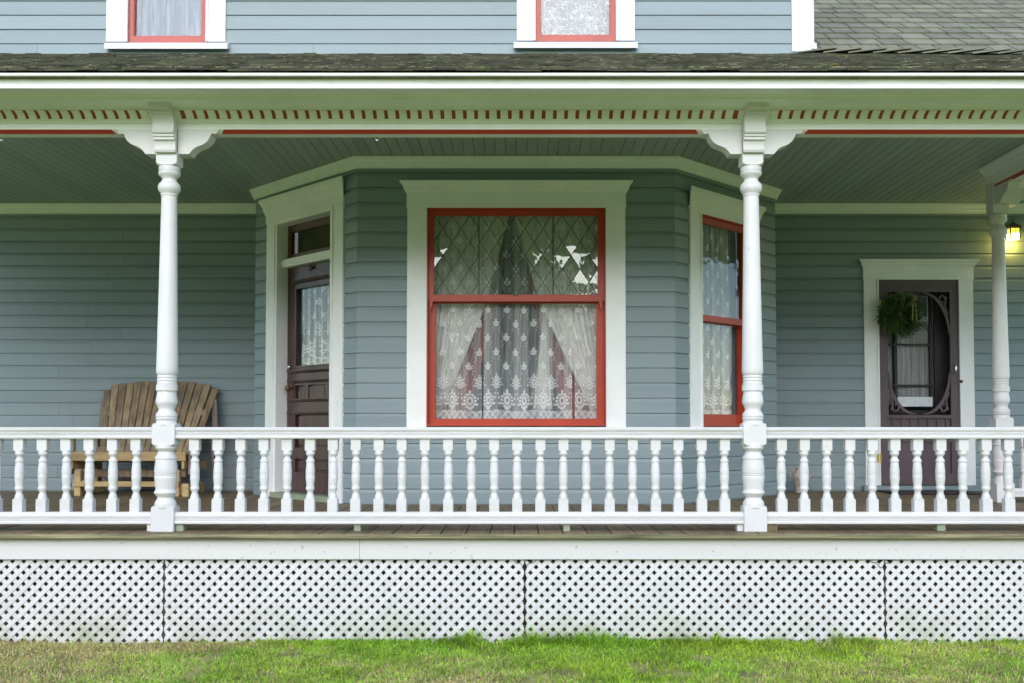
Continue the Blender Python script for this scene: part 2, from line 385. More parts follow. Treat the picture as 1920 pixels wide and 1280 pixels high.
# upper storey
ua = [WU.u(242, 60), WU.u(388, 60), WU.z(300, 81), 6.0]; ub = [WU.u(1004, 60), WU.u(1154, 60), WU.z(1078, 79), 6.0]
zu = WU.z(700, 83.5)
clad(WU, WU.z(700, 108), 6.3, [tuple(ua), tuple(ub)], phase=zu - EXP)
cu0, cu1 = WU.u(1485, 60, .03), WU.u(1526, 60, .03)
MB().wbox(WU, cu0, cu1, -.05, .03, WU.z(1500, 97, .03), 6.4).wbox(WU, cu1-.012, cu1+.004, -.6, .012, WU.z(1500, 97, .03), 6.4).build('corner_board', M['white'], house)
MB().wprof(WU, cu1-.02, cu1+.018, [(0, WU.z(1500, 96)), (.05, WU.z(1500, 96)), (.045, WU.z(1500, 85)), (0, WU.z(1500, 82))]).build('corner_foot', M['white'], house)
# end walls and foundation so that the building is a body, not a screen
MB().box(-6.6, -6.5, YW, 9, 0, 6.3).build('wall', M['siding'], house)
MB().box(-6.5, 6.5, 8.9, 9, 0, 6.3).build('wall', M['siding'], house)
MB().box(-6.5, 6.5, YW-.05, YW+.1, 0, .6).build('foundation', M['foundation'], house)
p_ = [(xl2, YW), (xl2, YS), (xl1, YB), (xr1, YB), (xr2, YS), (xr2, YW)]
MB().ext([(x, y+.02, 0) for x, y in p_], [(x, y+.02, .6) for x, y in p_]).build('foundation', M['foundation'], house)

# --- crown mouldings under the porch ceiling
CR = [(0, 0), (.018, 0), (.02, .018), (.03, .03), (.034, .05), (.052, .072), (.056, .092), (0, .092)]
def crown(W, u0, u1, z1, h, m0=0, m1=0, name='crown_moulding', depth=1.0):
    k = h/.092
    return MB().wprof(W, u0, u1, [(v*depth + .021, z1 - h + z*k) for v, z in CR] , m0, m1).build(name, M['trim'], house)
hW = Zp(378, YW) - Zp(396, YW)
crown(WB, 0, 6.6+xl2-.02, ZC-.004, hW); crown(WB, 6.6+xr2+.02, WB.L, ZC-.004, hW)
hB = Zp(295, YB) - Zp(315.5, YB)
crown(WF, 0, WF.L, ZC-.004, hB, -mit, mit); crown(WL, 0, WL.L, ZC-.004, hB, -mi2, mit); crown(WR, 0, WR.L, ZC-.004, hB, -mit, mi2); crown(WLr, 0, WLr.L, ZC-.004, hB, 0, mi2); crown(WRr, 0, WRr.L, ZC-.004, hB, -mi2, 0)

# --- window / door surrounds
def surround(W, o, cw, z_top, crown_h, vout=.028, name='window', cz0=None, over=.045, part=None):
    """casing legs + head board + head crown; o = opening"""
    u0, u1, z0, z1 = o; cz0 = z0 if cz0 is None else cz0
    zc = z_top - crown_h
    mb = MB()
    for a, b in ((u0-cw, u0), (u1, u1+cw)):
        mb.wbox(W, a, b, 0, vout+.004, cz0, z1)
    mb.wbox(W, u0-cw-.006, u1+cw+.006, 0, vout+.008, z1, zc)
    win = mb.build(name, M['trim'], house)
    # inner bead round the opening
    bd = MB(); bw = .016
    bd.wbox(W, u0-bw, u0, vout+.004, vout+.014, cz0, z1+bw); bd.wbox(W, u1, u1+bw, vout+.004, vout+.014, cz0, z1+bw); bd.wbox(W, u0, u1, vout+.008, vout+.014, z1, z1+bw)
    bd.build('casing_bead', M['trim'], win)
    h = crown_h; pr = [(0, 0), (.012, 0), (.014, .12*h), (.026, .3*h), (.030, .5*h), (.052, .78*h), (.058, .82*h), (.060, h), (0, h)]
    # mitred returns: profile grows outwards at both ends
    A = [W.pt(u0-cw-.006 - v*.9, vout+v, zc+z) for v, z in pr]; B = [W.pt(u1+cw+.006 + v*.9, vout+v, zc+z) for v, z in pr]
    MB().ext(A, B).build('head_crown', M['trim'], win)
    return win
def jambs(W, o, v0, v1, mat, win, name='jamb', th=.018, bottom=True):
    u0, u1, z0, z1 = o; mb = MB()
    mb.wbox(W, u0, u0+th, v0, v1, z0, z1); mb.wbox(W, u1-th, u1, v0, v1, z0, z1); mb.wbox(W, u0+th, u1-th, v0, v1, z1-th, z1)
    if bottom: mb.wbox(W, u0+th, u1-th, v0, v1, z0, z0+th)
    return mb.build(name, mat, win)
def frame(W, u0, u1, z0, z1, l, r_, b, t_, v0, v1, mat, win, name):
    mb = MB()
    mb.wbox(W, u0, u0+l, v0, v1, z0, z1); mb.wbox(W, u1-r_, u1, v0, v1, z0, z1)
    mb.wbox(W, u0+l, u1-r_, v0, v1, z0, z0+b); mb.wbox(W, u0+l, u1-r_, v0, v1, z1-t_, z1)
    # small glazing bead
    e = .006
    mb.wbox(W, u0+l, u0+l+e, v0+.006, v1-.008, z0+b, z1-t_); mb.wbox(W, u1-r_-e, u1-r_, v0+.006, v1-.008, z0+b, z1-t_)
    mb.wbox(W, u0+l+e, u1-r_-e, v0+.006, v1-.008, z0+b, z0+b+e); mb.wbox(W, u0+l+e, u1-r_-e, v0+.006, v1-.008, z1-t_-e, z1-t_)
    return mb.build(name, mat, win)

# --- lace density field: x,z in metres from lower left of the cloth
def lace_field(X, Z, H, W_, top=None, seed=0, sparse=.26):
    rs = np.random.default_rng(seed)
    D = np.full(X.shape, sparse)
    D += .10*np.sin(X*900)*.3 + .05*np.sin(X*210 + 2*np.sin(Z*3))
    def blob(cx, cz, rx, rz, val, soft=.25):
        nonlocal D
        q = ((X-cx)/rx)**2 + ((Z-cz)/rz)**2
        a = np.clip((1-q)/soft, 0, 1)
        D = np.where(a > 0, D*(1-a) + val*a, D)
    def ring(cx, cz, r0, th, val, k=1.2):
        nonlocal D
        q = np.sqrt((X-cx)**2 + ((Z-cz)/k)**2); a = np.clip(1.3 - np.abs(q-r0)/th, 0, 1)
        D = np.where(a > 0, np.maximum(D, D*(1-a)+val*a), D)
    per = .155
    n = int(W_/per) + 2
    hem = .085
    # border band with scalloped arches
    band = (Z < hem); D = np.where(band, .62 + .2*np.sin(X*2*math.pi/.05)*np.sin(Z*90), D)
    arch = np.abs(((X/(per/2)) % 1) - .5); inn = np.abs(Z - (hem*.35 + .05*np.cos(arch*math.pi*1.0))) < .005
    D = np.where(inn, .95, D)
    D = np.where(Z < .012, .9, D)
    for i in range(-1, n):
        cx = i*per + .03
        # big lower medallion
        cz = hem + .085
        for a in range(12):
            th = a*math.pi/6; blob(cx+.040*math.cos(th), cz+.058*math.sin(th), .011, .012, .90)
        blob(cx, cz, .026, .042, .88); blob(cx, cz, .010, .018, .35); ring(cx, cz, .034, .003, .5)
        blob(cx, cz+.078, .010, .016, .85); blob(cx, cz-.068, .02, .014, .85)
        for sgn in (-1, 1):
            blob(cx+sgn*.052, cz-.03, .016, .011, .8); blob(cx+sgn*.060, cz+.02, .009, .014, .75); blob(cx+sgn*.066, cz+.055, .007, .009, .7)
        # offset upper medallion
        cx2 = cx + per/2; cz = hem + .235
        for a in range(10):
            th = a*math.pi/5; blob(cx2+.030*math.cos(th), cz+.044*math.sin(th), .009, .010, .88)
        blob(cx2, cz, .020, .032, .85); blob(cx2, cz, .007, .012, .4); blob(cx2, cz+.062, .008, .012, .8)
        for sgn in (-1, 1): blob(cx2+sgn*.045, cz-.02, .010, .008, .75); blob(cx2+sgn*.042, cz+.035, .007, .009, .7)
        # rows of small bouquets with trailing sprigs
        rows = int((H - hem - .33)/.125) + 1
        for r_ in range(rows):
            cz = hem + .37 + r_*.118; cxx = cx + (per/2 if r_ % 2 else 0)
            jx, jz = rs.uniform(-.004, .004, 2)
            blob(cxx+jx, cz+jz, .022, .026, .85); blob(cxx+jx, cz+.032+jz, .011, .010, .8); blob(cxx+jx, cz+jz, .006, .008, .5)
            blob(cxx-.017, cz-.012, .008, .008, .75); blob(cxx+.017, cz-.012, .008, .008, .75)
            for sgn in (-1, 1):
                blob(cxx+sgn*.026, cz+.010, .008, .008, .65); blob(cxx+sgn*.030, cz-.034, .007, .009, .6); blob(cxx+sgn*.024, cz-.055, .007, .008, .6); blob(cxx+sgn*.036, cz-.075, .006, .007, .55)
    return np.clip(D, 0, .97)
def lace(W, u0, u1, v, z0, z1, win, step=.005, folds=.010, freq=34, seed=0, sparse=.26, gaps=(), name='lace_curtain', gather=0.0, thick=0.0, hem=True):
    nu = int((u1-u0)/step)+1; nz = int((z1-z0)/step)+1
    U = np.linspace(u0, u1, nu); Z = np.linspace(z0, z1, nz); UU, ZZ = np.meshgrid(U, Z)
    ph = freq*(UU-u0) + .8*np.sin(5*(UU-u0)+seed) + .25*np.sin(2.2*ZZ)
    D = lace_field(UU-u0+.010*gather*np.sin(ph)+.004*np.sin(7*ZZ), ZZ-z0+.006*np.sin(ph*.7+1), z1-z0, u1-u0, seed=seed, sparse=sparse)
    FV = folds*np.sin(ph) + folds*.5*np.sin(2.3*ph+1)
    D = np.clip(D + thick + .16*gather*(np.cos(ph*1.0)) + .10*gather*np.cos(ph*3.1), 0, .97)
    for g0, g1, zlo, zhi in gaps:
        msk = (UU > g0) & (UU < g1) & (ZZ > zlo) & (ZZ < zhi); D = np.where(msk, .04, D)
    P = np.empty((nz, nu, 3))
    for k in range(3): P[..., k] = W.o[k] + W.d[k]*UU + W.n[k]*(v+FV)
    P[..., 2] = ZZ
    o = np.array(W.pt((u0+u1)/2, v, (z0+z1)/2))
    me = bpy.data.meshes.new(name); nv = nu*nz
    me.vertices.add(nv); me.vertices.foreach_set("co", (P.reshape(-1, 3)-o).ravel())
    I = np.arange(nv).reshape(nz, nu); Q = np.stack([I[:-1, :-1], I[:-1, 1:], I[1:, 1:], I[1:, :-1]], -1).reshape(-1, 4)
    nf = len(Q); me.loops.add(nf*4); me.loops.foreach_set("vertex_index", Q.ravel().astype(np.int32))
    me.polygons.add(nf); me.polygons.foreach_set("loop_start", np.arange(0, nf*4, 4, dtype=np.int32)); me.polygons.foreach_set("loop_total", np.full(nf, 4, dtype=np.int32))
    me.update(calc_edges=True)
    at_ = me.attributes.new("lace", 'FLOAT', 'POINT'); at_.data.foreach_set("value", D.ravel().astype(np.float32))
    me.polygons.foreach_set("use_smooth", [True]*nf); me.materials.append(M['lace'])
    ob = bpy.data.objects.new(name, me); COL.objects.link(ob); ob.parent = win; ob.location = Vector(o) - ORG[win.name]; ORG[ob.name] = Vector(o); return ob
def drape(W, edge_l, edge_r, v, win, mat, name='drape', n=60, nz=24, amp=.014, fr=70):
    """cloth between two edge polylines [(u,z)...] listed bottom to top at the same heights"""
    mb = MB(); V = []; F = []
    for j in range(nz+1):
        t = j/nz*(len(edge_l)-1); k = min(int(t), len(edge_l)-2); f = t-k
        a = Vector(edge_l[k]).lerp(Vector(edge_l[k+1]), f); b = Vector(edge_r[k]).lerp(Vector(edge_r[k+1]), f)
        for i in range(n+1):
            s_ = i/n; u = a.x+(b.x-a.x)*s_; z = a.y+(b.y-a.y)*s_
            V.append(W.pt(u, v + amp*math.sin(fr*s_*1.1+.6*math.sin(9*s_)) , z))
    for j in range(nz):
        for i in range(n): F.append((j*(n+1)+i, j*(n+1)+i+1, (j+1)*(n+1)+i+1, (j+1)*(n+1)+i))
    mb.v = [tuple(p) for p in V]; mb.f = F
    return mb.build(name, mat, win, smooth=80)
def room(W, u0, u1, z0, z1, depth, v=-.14, mat='room'):
    mb = MB(); th = .02
    mb.wbox(W, u0-th, u1+th, v-depth-th, v-depth, z0-th, z1+th); mb.wbox(W, u0-th, u0, v-depth, v, z0, z1); mb.wbox(W, u1, u1+th, v-depth, v, z0, z1)
    mb.wbox(W, u0, u1, v-depth, v, z0-th, z0); mb.wbox(W, u0, u1, v-depth, v, z1, z1+th)
    return mb.build('interior_wall', M[mat], house)

# ---------------- bay front window
cwF = WF.u(803)-WF.u(766)
win = surround(WF, fo, cwF, Zp(338.5, YB-.08), Zp(338.5, YB-.08)-Zp(361, YB-.05), name='window', cz0=WF.z(966, 812), over=.05)
tag(win, label='broad bay window with diamond leaded upper sash and lace curtains')
jambs(WF, fo, -.09, .036, M['red'], win, th=.010)
MB().wbox(WF, fo[0]-cwF-.03, fo[1]+cwF+.03, .001, .075, WF.z(966, 815), WF.z(966, 801)).build('sill', M['trim'], win)
sz_t, sz_m1, sz_m0, sz_b = fo[3]-.010, WF.z(966, 555), WF.z(966, 567), fo[2]+.010
gl0, gl1 = WF.u(812.5, 480, .0), WF.u(1122, 480, .0)
su0, su1 = fo[0]+.010, fo[1]-.010
mz = WF.z(966, 554, 0)
frame(WF, su0, su1, mz-.05, sz_t, gl0-su0, su1-gl1, .05, sz_t-WF.z(966, 403.5, 0), -.035, .000, M['red'], win, 'sash')
low = frame(WF, su0+.001, su1-.001, sz_b, WF.z(966, 556, .0), WF.u(814.5)-su0, su1-WF.u(1121), WF.z(966, 785)-sz_b, WF.z(966, 556)-WF.z(966, 567), -.078, -.040, M['red'], win, 'sash')
# meeting rail face and horns
mb = MB().wbox(WF, gl0-.012, gl1+.012, .0005, .012, WF.z(966, 566), WF.z(966, 556))
mb.build('meeting_rail', M['red'], win)
for sgn, uu in ((1, gl0-.002), (-1, gl1+.002)):
    zz = WF.z(966, 567)
    MB().wext(WF, [(uu-sgn*.028, zz+.02), (uu+sgn*.002, zz+.02), (uu+sgn*.002, zz), (uu-sgn*.004, zz-.012), (uu-sgn*.002, zz-.03), (uu-sgn*.012, zz-.045), (uu-sgn*.018, zz-.055), (uu-sgn*.028, zz-.075)], .001, .014).build('sash_horn', M['red'], win)
MB().wbox(WF, (gl0+gl1)/2-.02, (gl0+gl1)/2+.02, .0125, .020, WF.z(966, 556), WF.z(966, 552)).build('sash_lock', M['knob'], win)
# lower glass
MB().wbox(WF, WF.u(813), WF.u(1122), -.060, -.056, WF.z(966, 786), WF.z(966, 566)).build('pane', M['glass'], win)
# leaded upper sash: diamond panes, each its own piece with its own slight tilt
zt, zb_ = WF.z(966, 404, -.02), WF.z(966, 555, -.02)
secs = [(gl0, WF.u(898, 480, -.02)), (WF.u(898, 480, -.02), WF.u(1037, 480, -.02)), (WF.u(1037, 480, -.02), gl1)]
dw = (secs[1][1]-secs[1][0])/4.12; dh = (zt-zb_)/3.0
def clip_poly(poly, rect):
    u0, u1, z0, z1 = rect
    for ax, lim, sg in ((0, u0, 1), (0, u1, -1), (1, z0, 1), (1, z1, -1)):
        out = []
        for i in range(len(poly)):
            a, b = poly[i], poly[(i+1) % len(poly)]
            ia, ib = sg*(a[ax]-lim) >= -1e-9, sg*(b[ax]-lim) >= -1e-9
            if ia: out.append(a)
            if ia != ib:
                t = (lim-a[ax])/(b[ax]-a[ax]); out.append((a[0]+(b[0]-a[0])*t, a[1]+(b[1]-a[1])*t))
        poly = out
        if len(poly) < 3: return []
    return poly
def area(p): return abs(sum(p[i][0]*p[(i+1) % len(p)][1]-p[(i+1) % len(p)][0]*p[i][1] for i in range(len(p))))/2
cames = MB(); rnd = random.Random(5)
for si, (a, b) in enumerate(secs):
    mid = (a+b)/2 if si == 1 else (b if si == 0 else a)
    rect = (a+.003, b-.003, zb_, zt)
    for i in range(-10, 11):
        for j in range(-1, 9):
            cu = mid + i*dw/2 + (dw*.5 if si == 1 else 0); cz = zb_ + j*dh/2
            if (i+j) % 2: continue
            poly = clip_poly([(cu-dw/2+.0015, cz), (cu, cz-dh/2+.002), (cu+dw/2-.0015, cz), (cu, cz+dh/2-.002)], rect)
            if len(poly) < 3 or area(poly) < 1.5e-4: continue
            tx, tz = rnd.gauss(0, .005), rnd.gauss(0, .008)
            if si == 2 and cu > a + dw*1.35 and zb_+dh*.4 < cz < zt-dh*.3: tz -= .012      # sagged panes that catch the sky
            if si == 0 and cu < a + dw*.9 and zb_+dh*1.2 < cz < zt-dh*.6: tx += .05
            A = [WF.pt(u, -.020 + tx*(u-cu) + tz*(z-cz), z) for u, z in poly]; B = [WF.pt(u, -.023 + tx*(u-cu) + tz*(z-cz), z) for u, z in poly]
            MB().ext(A, B).build('diamond_pane', M['pane'], win)
    # lead cames
    for sg in (1, -1):
        for i in range(-16, 17):
            u_m = mid + (dw*.5 if si == 1 else 0) + i*dw/2*1.0
            if i % 2 == 0: continue
            z_a, z_b2 = zb_, zt
            ua_, ub_ = u_m, u_m + sg*dw*3.0
            hw = .0034
            poly = clip_poly([(ua_-hw, z_a), (ua_+hw, z_a), (ub_+hw, z_b2), (ub_-hw, z_b2)], rect)
            if len(poly) >= 3 and area(poly) > 1e-5: cames.wext(WF, poly, -.026, -.0165)
cames.build('lead_cames', M['lead'], win)
for px in (898, 1037):
    u_ = WF.u(px, 480, -.02); MB().wbox(WF, u_-.0045, u_+.0045, -.028, -.013, zb_, zt).build('glazing_bar', M['lead'], win)
# cloth behind
cz0, cz1 = WF.z(966, 787, -.11), fo[3]
hh = cz1-cz0
ug = lambda px, py=700: WF.u(px, py, -.12)
lace(WF, fo[0]+.012, fo[1]-.012, -.115, cz0, cz1-.03, win, step=.0045, folds=.006, freq=26, seed=1, sparse=.30, gather=.7,
     gaps=((ug(1073), ug(1078), cz0, WF.z(966, 575, -.12)), (ug(904), ug(906.5), cz0, WF.z(966, 570, -.12))))
zz = lambda py: WF.z(966, py, -.2)
uu = lambda px: WF.u(px, 600, -.2)
drape(WF, [(uu(800), zz(800)), (uu(800), zz(700)), (uu(800), zz(570)), (uu(800), zz(395))], [(uu(815), zz(800)), (uu(858), zz(700)), (uu(912), zz(570)), (uu(956), zz(395))], -.21, win, M['drape'])
drape(WF, [(uu(1122), zz(800)), (uu(1075), zz(700)), (uu(1012), zz(570)), (uu(962), zz(395))], [(uu(1140), zz(800)), (uu(1140), zz(700)), (uu(1140), zz(570)), (uu(1140), zz(395))], -.21, win, M['drape'])
drape(WF, [(uu(813), zz(800)), (uu(858), zz(700)), (uu(912), zz(570)), (uu(950), zz(400))], [(uu(868), zz(800)), (uu(898), zz(700)), (uu(930), zz(570)), (uu(956), zz(400))], -.30, win, M['drape_edge'], fr=20)
drape(WF, [(uu(1062), zz(800)), (uu(1040), zz(700)), (uu(1000), zz(570)), (uu(960), zz(400))], [(uu(1126), zz(800)), (uu(1078), zz(700)), (uu(1014), zz(570)), (uu(964), zz(400))], -.30, win, M['drape_edge'], fr=20)
drape(WF, [(uu(1000), zz(765)), (uu(1006), zz(700)), (uu(1018), zz(590))], [(uu(1036), zz(765)), (uu(1030), zz(700)), (uu(1028), zz(590))], -.26, win, M['drape'], name='tie_back', n=20, fr=16)
room(WF, fo[0]-.02, fo[1]+.02, fo[2]-.3, fo[3]+.1, .9)

# ---------------- right bay side window
cwR = ro[0] - WR.u(1296.5, 795, .03)
ztR = WR.z(1289, 346, .09)
winR = surround(WR, ro, cwR, ztR, .145, name='window', cz0=WR.z(1317, 812))
tag(winR, label='tall narrow bay side window half hidden by the porch post')
jambs(WR, ro, -.09, .036, M['red'], winR, th=.010)
MB().wbox(WR, ro[0]-cwR-.03, ro[1]+cwR+.03, .001, .07, WR.z(1317, 815), WR.z(1317, 801)).build('sill', M['trim'], winR)
rm = WR.z(1319, 591)
frame(WR, ro[0]+.010, ro[1]-.010, rm-.05, ro[3]-.010, .035, .035, .05, .05, -.035, 0, M['red'], winR, 'sash')
frame(WR, ro[0]+.011, ro[1]-.011, ro[2]+.010, rm, .035, .035, .09, .05, -.078, -.040, M['red'], winR, 'sash')
MB().wbox(WR, ro[0]+.03, ro[1]-.03, -.02, -.017, rm-.02, ro[3]-.05).build('pane', M['glass'], winR)
MB().wbox(WR, ro[0]+.03, ro[1]-.03, -.060, -.057, ro[2]+.06, rm).build('pane', M['glass'], winR)
lace(WR, ro[0]+.012, ro[1]-.10, -.10, ro[2]+.06, ro[3]-.04, winR, step=.006, folds=.014, freq=36, seed=3, sparse=.34, gather=1.1)
room(WR, ro[0]-.02, ro[1]+.02, ro[2]-.2, ro[3]+.05, .75, v=-.13)

# ---------------- left bay side: panelled door with transom
cwL = lo[0] - WL.u(498.5, 795, .03); cwL2 = WL.u(642.5, 795, .03)-lo[1]
ztL = WL.z(649, 327, .09)
door = surround(WL, lo, (cwL+cwL2)/2, ztL, .145, name='door', cz0=DECK+.002)
tag(door, label='dark panelled front door with lace curtained glass and transom')
rec = -.095
jm = MB(); z1j = lo[3]
jm.wbox(WL, lo[0], lo[0]+.03, rec-.05, .034, DECK, z1j); jm.wbox(WL, lo[1]-.03, lo[1], rec-.05, .034, DECK, z1j); jm.wbox(WL, lo[0]+.03, lo[1]-.03, rec-.05, .034, z1j-.03, z1j)
jm.build('jamb', M['trim'], door)
ul, ur = lo[0]+.03, lo[1]-.03
tb0, tb1 = WL.z(537, 502, rec+.06), WL.z(537, 487, rec+.06)
MB().wbox(WL, ul, ur, rec-.03, rec+.07, tb0, tb1).wbox(WL, ul, ur, rec+.07, rec+.08, tb0+.02, tb1-.02).build('transom_bar', M['trim'], door)
frame(WL, ul+.001, ur-.001, tb1, z1j-.03, .05, .05, .045, .06, rec-.03, rec+.012, M['transom'], door, 'transom_frame')
MB().wbox(WL, ul+.045, ur-.045, rec-.012, rec-.008, tb1+.04, z1j-.08).build('transom_pane', M['darkglass'], door)
MB().wbox(WL, ul+.03, ur-.03, rec-.10, rec-.09, tb1+.02, z1j-.05).build('transom_blind', paint('amber_blind', (.22, .22, .17), .8, var=.3), door)
dz0 = DECK+.055
dw0, dw1 = ul+.004, ur-.004
dz1 = tb0-.003
gz0, gz1 = WL.z(556, 689, rec), WL.z(556, 540, rec)
gu0 = WL.u(556.5, 620, rec); gu1 = dw1-(gu0-dw0)
mb = MB()
mb.wbox(WL, dw0, gu0, rec-.03, rec+.01, dz0, dz1); mb.wbox(WL, gu1, dw1, rec-.03, rec+.01, dz0, dz1)
mb.wbox(WL, gu0, gu1, rec-.03, rec+.01, gz1, dz1); mb.wbox(WL, gu0, gu1, rec-.03, rec+.01, gz0-.07, gz0)
zc_ = [WL.z(550, 707, rec), WL.z(550, 722, rec), WL.z(550, 750, rec), WL.z(550, 773, rec)]
mb.wbox(WL, gu0, gu1, rec-.03, rec+.01, zc_[3], zc_[2]); mb.wbox(WL, gu0, gu1, rec-.03, rec+.01, zc_[1], gz0-.07)
mb.wbox(WL, gu0, gu1, rec-.03, rec+.01, dz0, dz0+.18)
zm_ = WL.z(550, 848, rec)
mb.wbox(WL, gu0, gu1, rec-.03, rec+.01, zm_-.05, zm_+.05)
leafd = mb.build('door_leaf', M['door'], door)
MB().wbox(WL, dw0+.01, dw1-.01, rec-.028, rec-.020, dz0+.01, gz0-.02).build('door_back_panel', M['door'], door)
gw = gu1-gu0
for a, b in ((.06, .24), (.36, .80), (.90, 1.0)):
    MB().wext(WL, [(gu0+a*gw, zc_[2]+.015), (gu0+b*gw, zc_[2]+.015), (gu0+b*gw, zc_[1]-.015), (gu0+a*gw, zc_[1]-.015)], rec-.02, rec+.0).build('door_panel', M['door'], door)
    MB().wbox(WL, gu0+b*gw+.02, min(gu0+b*gw+.07, gu1-.001), rec-.02, rec+.009, zc_[2], zc_[1]).build('panel_muntin', M['door'], door)
for a, b in ((zc_[3]-.03, zm_+.08), (zm_-.08, dz0+.21)):
    MB().wbox(WL, gu0+.05, gu1-.05, rec-.02, rec+.003, min(a, b), max(a, b)).build('door_panel', M['door'], door)
for z_ in (gz0-.035, zc_[1]+.035, zc_[3]-.004, zc_[2]+.0):
    MB().wprof(WL, dw0+.03, dw1-.03, [(rec+.01, z_-.016), (rec+.022, z_-.01), (rec+.036, z_+.008), (rec+.036, z_+.016), (rec+.01, z_+.016)]).build('door_moulding', M['door'], door)
mb = MB()
for a, b, c, d in ((gu0, gu0+.018, gz0, gz1), (gu1-.018, gu1, gz0, gz1), (gu0+.018, gu1-.018, gz0, gz0+.018), (gu0+.018, gu1-.018, gz1-.018, gz1)): mb.wbox(WL, a, b, rec+.0, rec+.022, c, d)
mb.wprof(WL, gu0-.05, gu1+.05, [(rec+.01, gz1+.03), (rec+.03, gz1+.035), (rec+.045, gz1+.06), (rec+.01, gz1+.06)])
mb.wext(WL, [(gu0-.06, gz1+.065), (gu1+.06, gz1+.065), ((gu0+gu1)/2+.1, gz1+.125), ((gu0+gu1)/2, gz1+.14), ((gu0+gu1)/2-.1, gz1+.125)], rec+.01, rec+.026)
mb.build('glass_moulding', M['door'], door)
MB().wbox(WL, gu0+.016, gu1-.016, rec-.012, rec-.008, gz0+.016, gz1-.016).build('pane', M['glass'], door)
lace(WL, gu0+.0, gu1-.0, rec-.055, gz0+.005, gz1-.01, door, step=.006, folds=.008, freq=60, seed=5, sparse=.38, gather=1.3)
room(WL, ul, ur, DECK, z1j, .5, v=rec-.11)
# knob, plate, bell
ku, kz = WL.u(544, 727, rec+.03), WL.z(544, 727, rec+.03)
p = WL.pt(ku, rec+.012, kz); n_ = WL.n
MB().tube([p, p+n_*.03, p+n_*.035, p+n_*.05, p+n_*.062, p+n_*.066], [.012, .010, .022, .030, .024, .004], 14).build('knob', M['knob'], door, smooth=50)
MB().wbox(WL, ku-.022, ku+.022, rec+.0105, rec+.014, kz-.10, kz+.06).build('knob_plate', M['knob'], door)
ku, kz = WL.u(541, 687, rec+.03), WL.z(541, 687, rec+.03); p = WL.pt(ku, rec+.012, kz)
MB().tube([p, p+n_*.02, p+n_*.03], [.018, .02, .008], 12).build('deadbolt', M['chrome'], door, smooth=50)
ku, kz = WL.u(590, 507, rec+.03), gz1+.15; p = WL.pt((gu0+gu1)/2-.02, rec+.012, kz)
MB().tube([p, p+n_*.02, p+n_*.035], [.012, .03, .012], 10).build('door_ornament', M['knob'], door, smooth=50)
MB().wbox(WL, lo[0]-.02, lo[1]+.02, rec-.05, .06, DECK+.002, DECK+.05).build('threshold', M['block'], door)

# ---------------- screen door in the back wall
cwS = WB.u(1649)-WB.u(1621.5)
sd = surround(WB, so2, cwS, Zp(486.5, YW-.08), Zp(486.5, YW-.08)-Zp(500, YW-.05), name='door', cz0=DECK+.055)
tag(sd, label='plum brown screen door with scrollwork corners and white plaque')
MB().wbox(WB, so2[0]-cwS-.04, so2[1]+cwS+.02, .001, .10, DECK+.002, DECK+.053).build('door_sill', M['siding'], sd)
du0, du1, dz0, dz1 = so2[0]+.004, so2[1]-.004, so2[2]+.006, so2[3]-.004
oz0, oz1 = WB.z(1722, 777), WB.z(1722, 548.5)
ou0, ou1 = WB.u(1665), WB.u(1782)
mb = MB()
mb.wbox(WB, du0, ou0, -.005, .024, dz0, dz1); mb.wbox(WB, ou1, du1, -.005, .024, dz0, dz1)
mb.wbox(WB, ou0, ou1, -.005, .024, oz1, dz1); mb.wbox(WB, ou0, ou1, -.005, .024, WB.z(1722, 784), oz0)
pz = WB.z(1722, 822); mb.wbox(WB, ou0, ou1, -.005, .024, pz-.03, pz); mb.wbox(WB, ou0, ou1, -.005, .024, dz0, WB.z(1722, 886))
mb.build('door_frame', M['screen_door'], sd)
MB().wbox(WB, ou0, ou1, -.003, .006, dz0+.02, WB.z(1722, 784)).build('lower_panel', M['screen_door'], sd)
for i in range(7):
    u_ = ou0 + (ou1-ou0)*(i+.5)/7
    MB().wbox(WB, u_-.008, u_+.008, .006, .020, pz, WB.z(1722, 784)).build('slat', M['screen_door'], sd)
MB().wbox(WB, ou0-.008, ou1+.008, .0245, .034, WB.z(1722, 783), WB.z(1722, 779)).build('rail_bead', M['screen_door'], sd)
# scroll corner fretwork (cut from board)
def ribbon(W, pts, w_, v0, v1, mbx):
    pts = [Vector(p) for p in pts]; Lf, Rt = [], []
    for i, p in enumerate(pts):
        t = (pts[min(i+1, len(pts)-1)]-pts[max(i-1, 0)]).normalized(); n = Vector((-t.y, t.x)); ww = w_[i] if isinstance(w_, list) else w_
        Lf.append(p+n*ww/2); Rt.append(p-n*ww/2)
    b = len(mbx.v)
    for a, c in zip(Lf, Rt):
        for u, z in (a, c):
            mbx.v.append(tuple(W.pt(u, v1, z))); mbx.v.append(tuple(W.pt(u, v0, z)))
    for i in range(len(pts)-1):
        q = b+4*i; r_ = q+4
        mbx.f += [(q, q+2, r_+2, r_), (q+1, r_+1, r_+3, q+3), (q, r_, r_+1, q+1), (q+2, q+3, r_+3, r_+2)]
    e = b+4*(len(pts)-1); mbx.f += [(b, b+1, b+3, b+2), (e, e+2, e+3, e+1)]
ow, oh = ou1-ou0, oz1-oz0
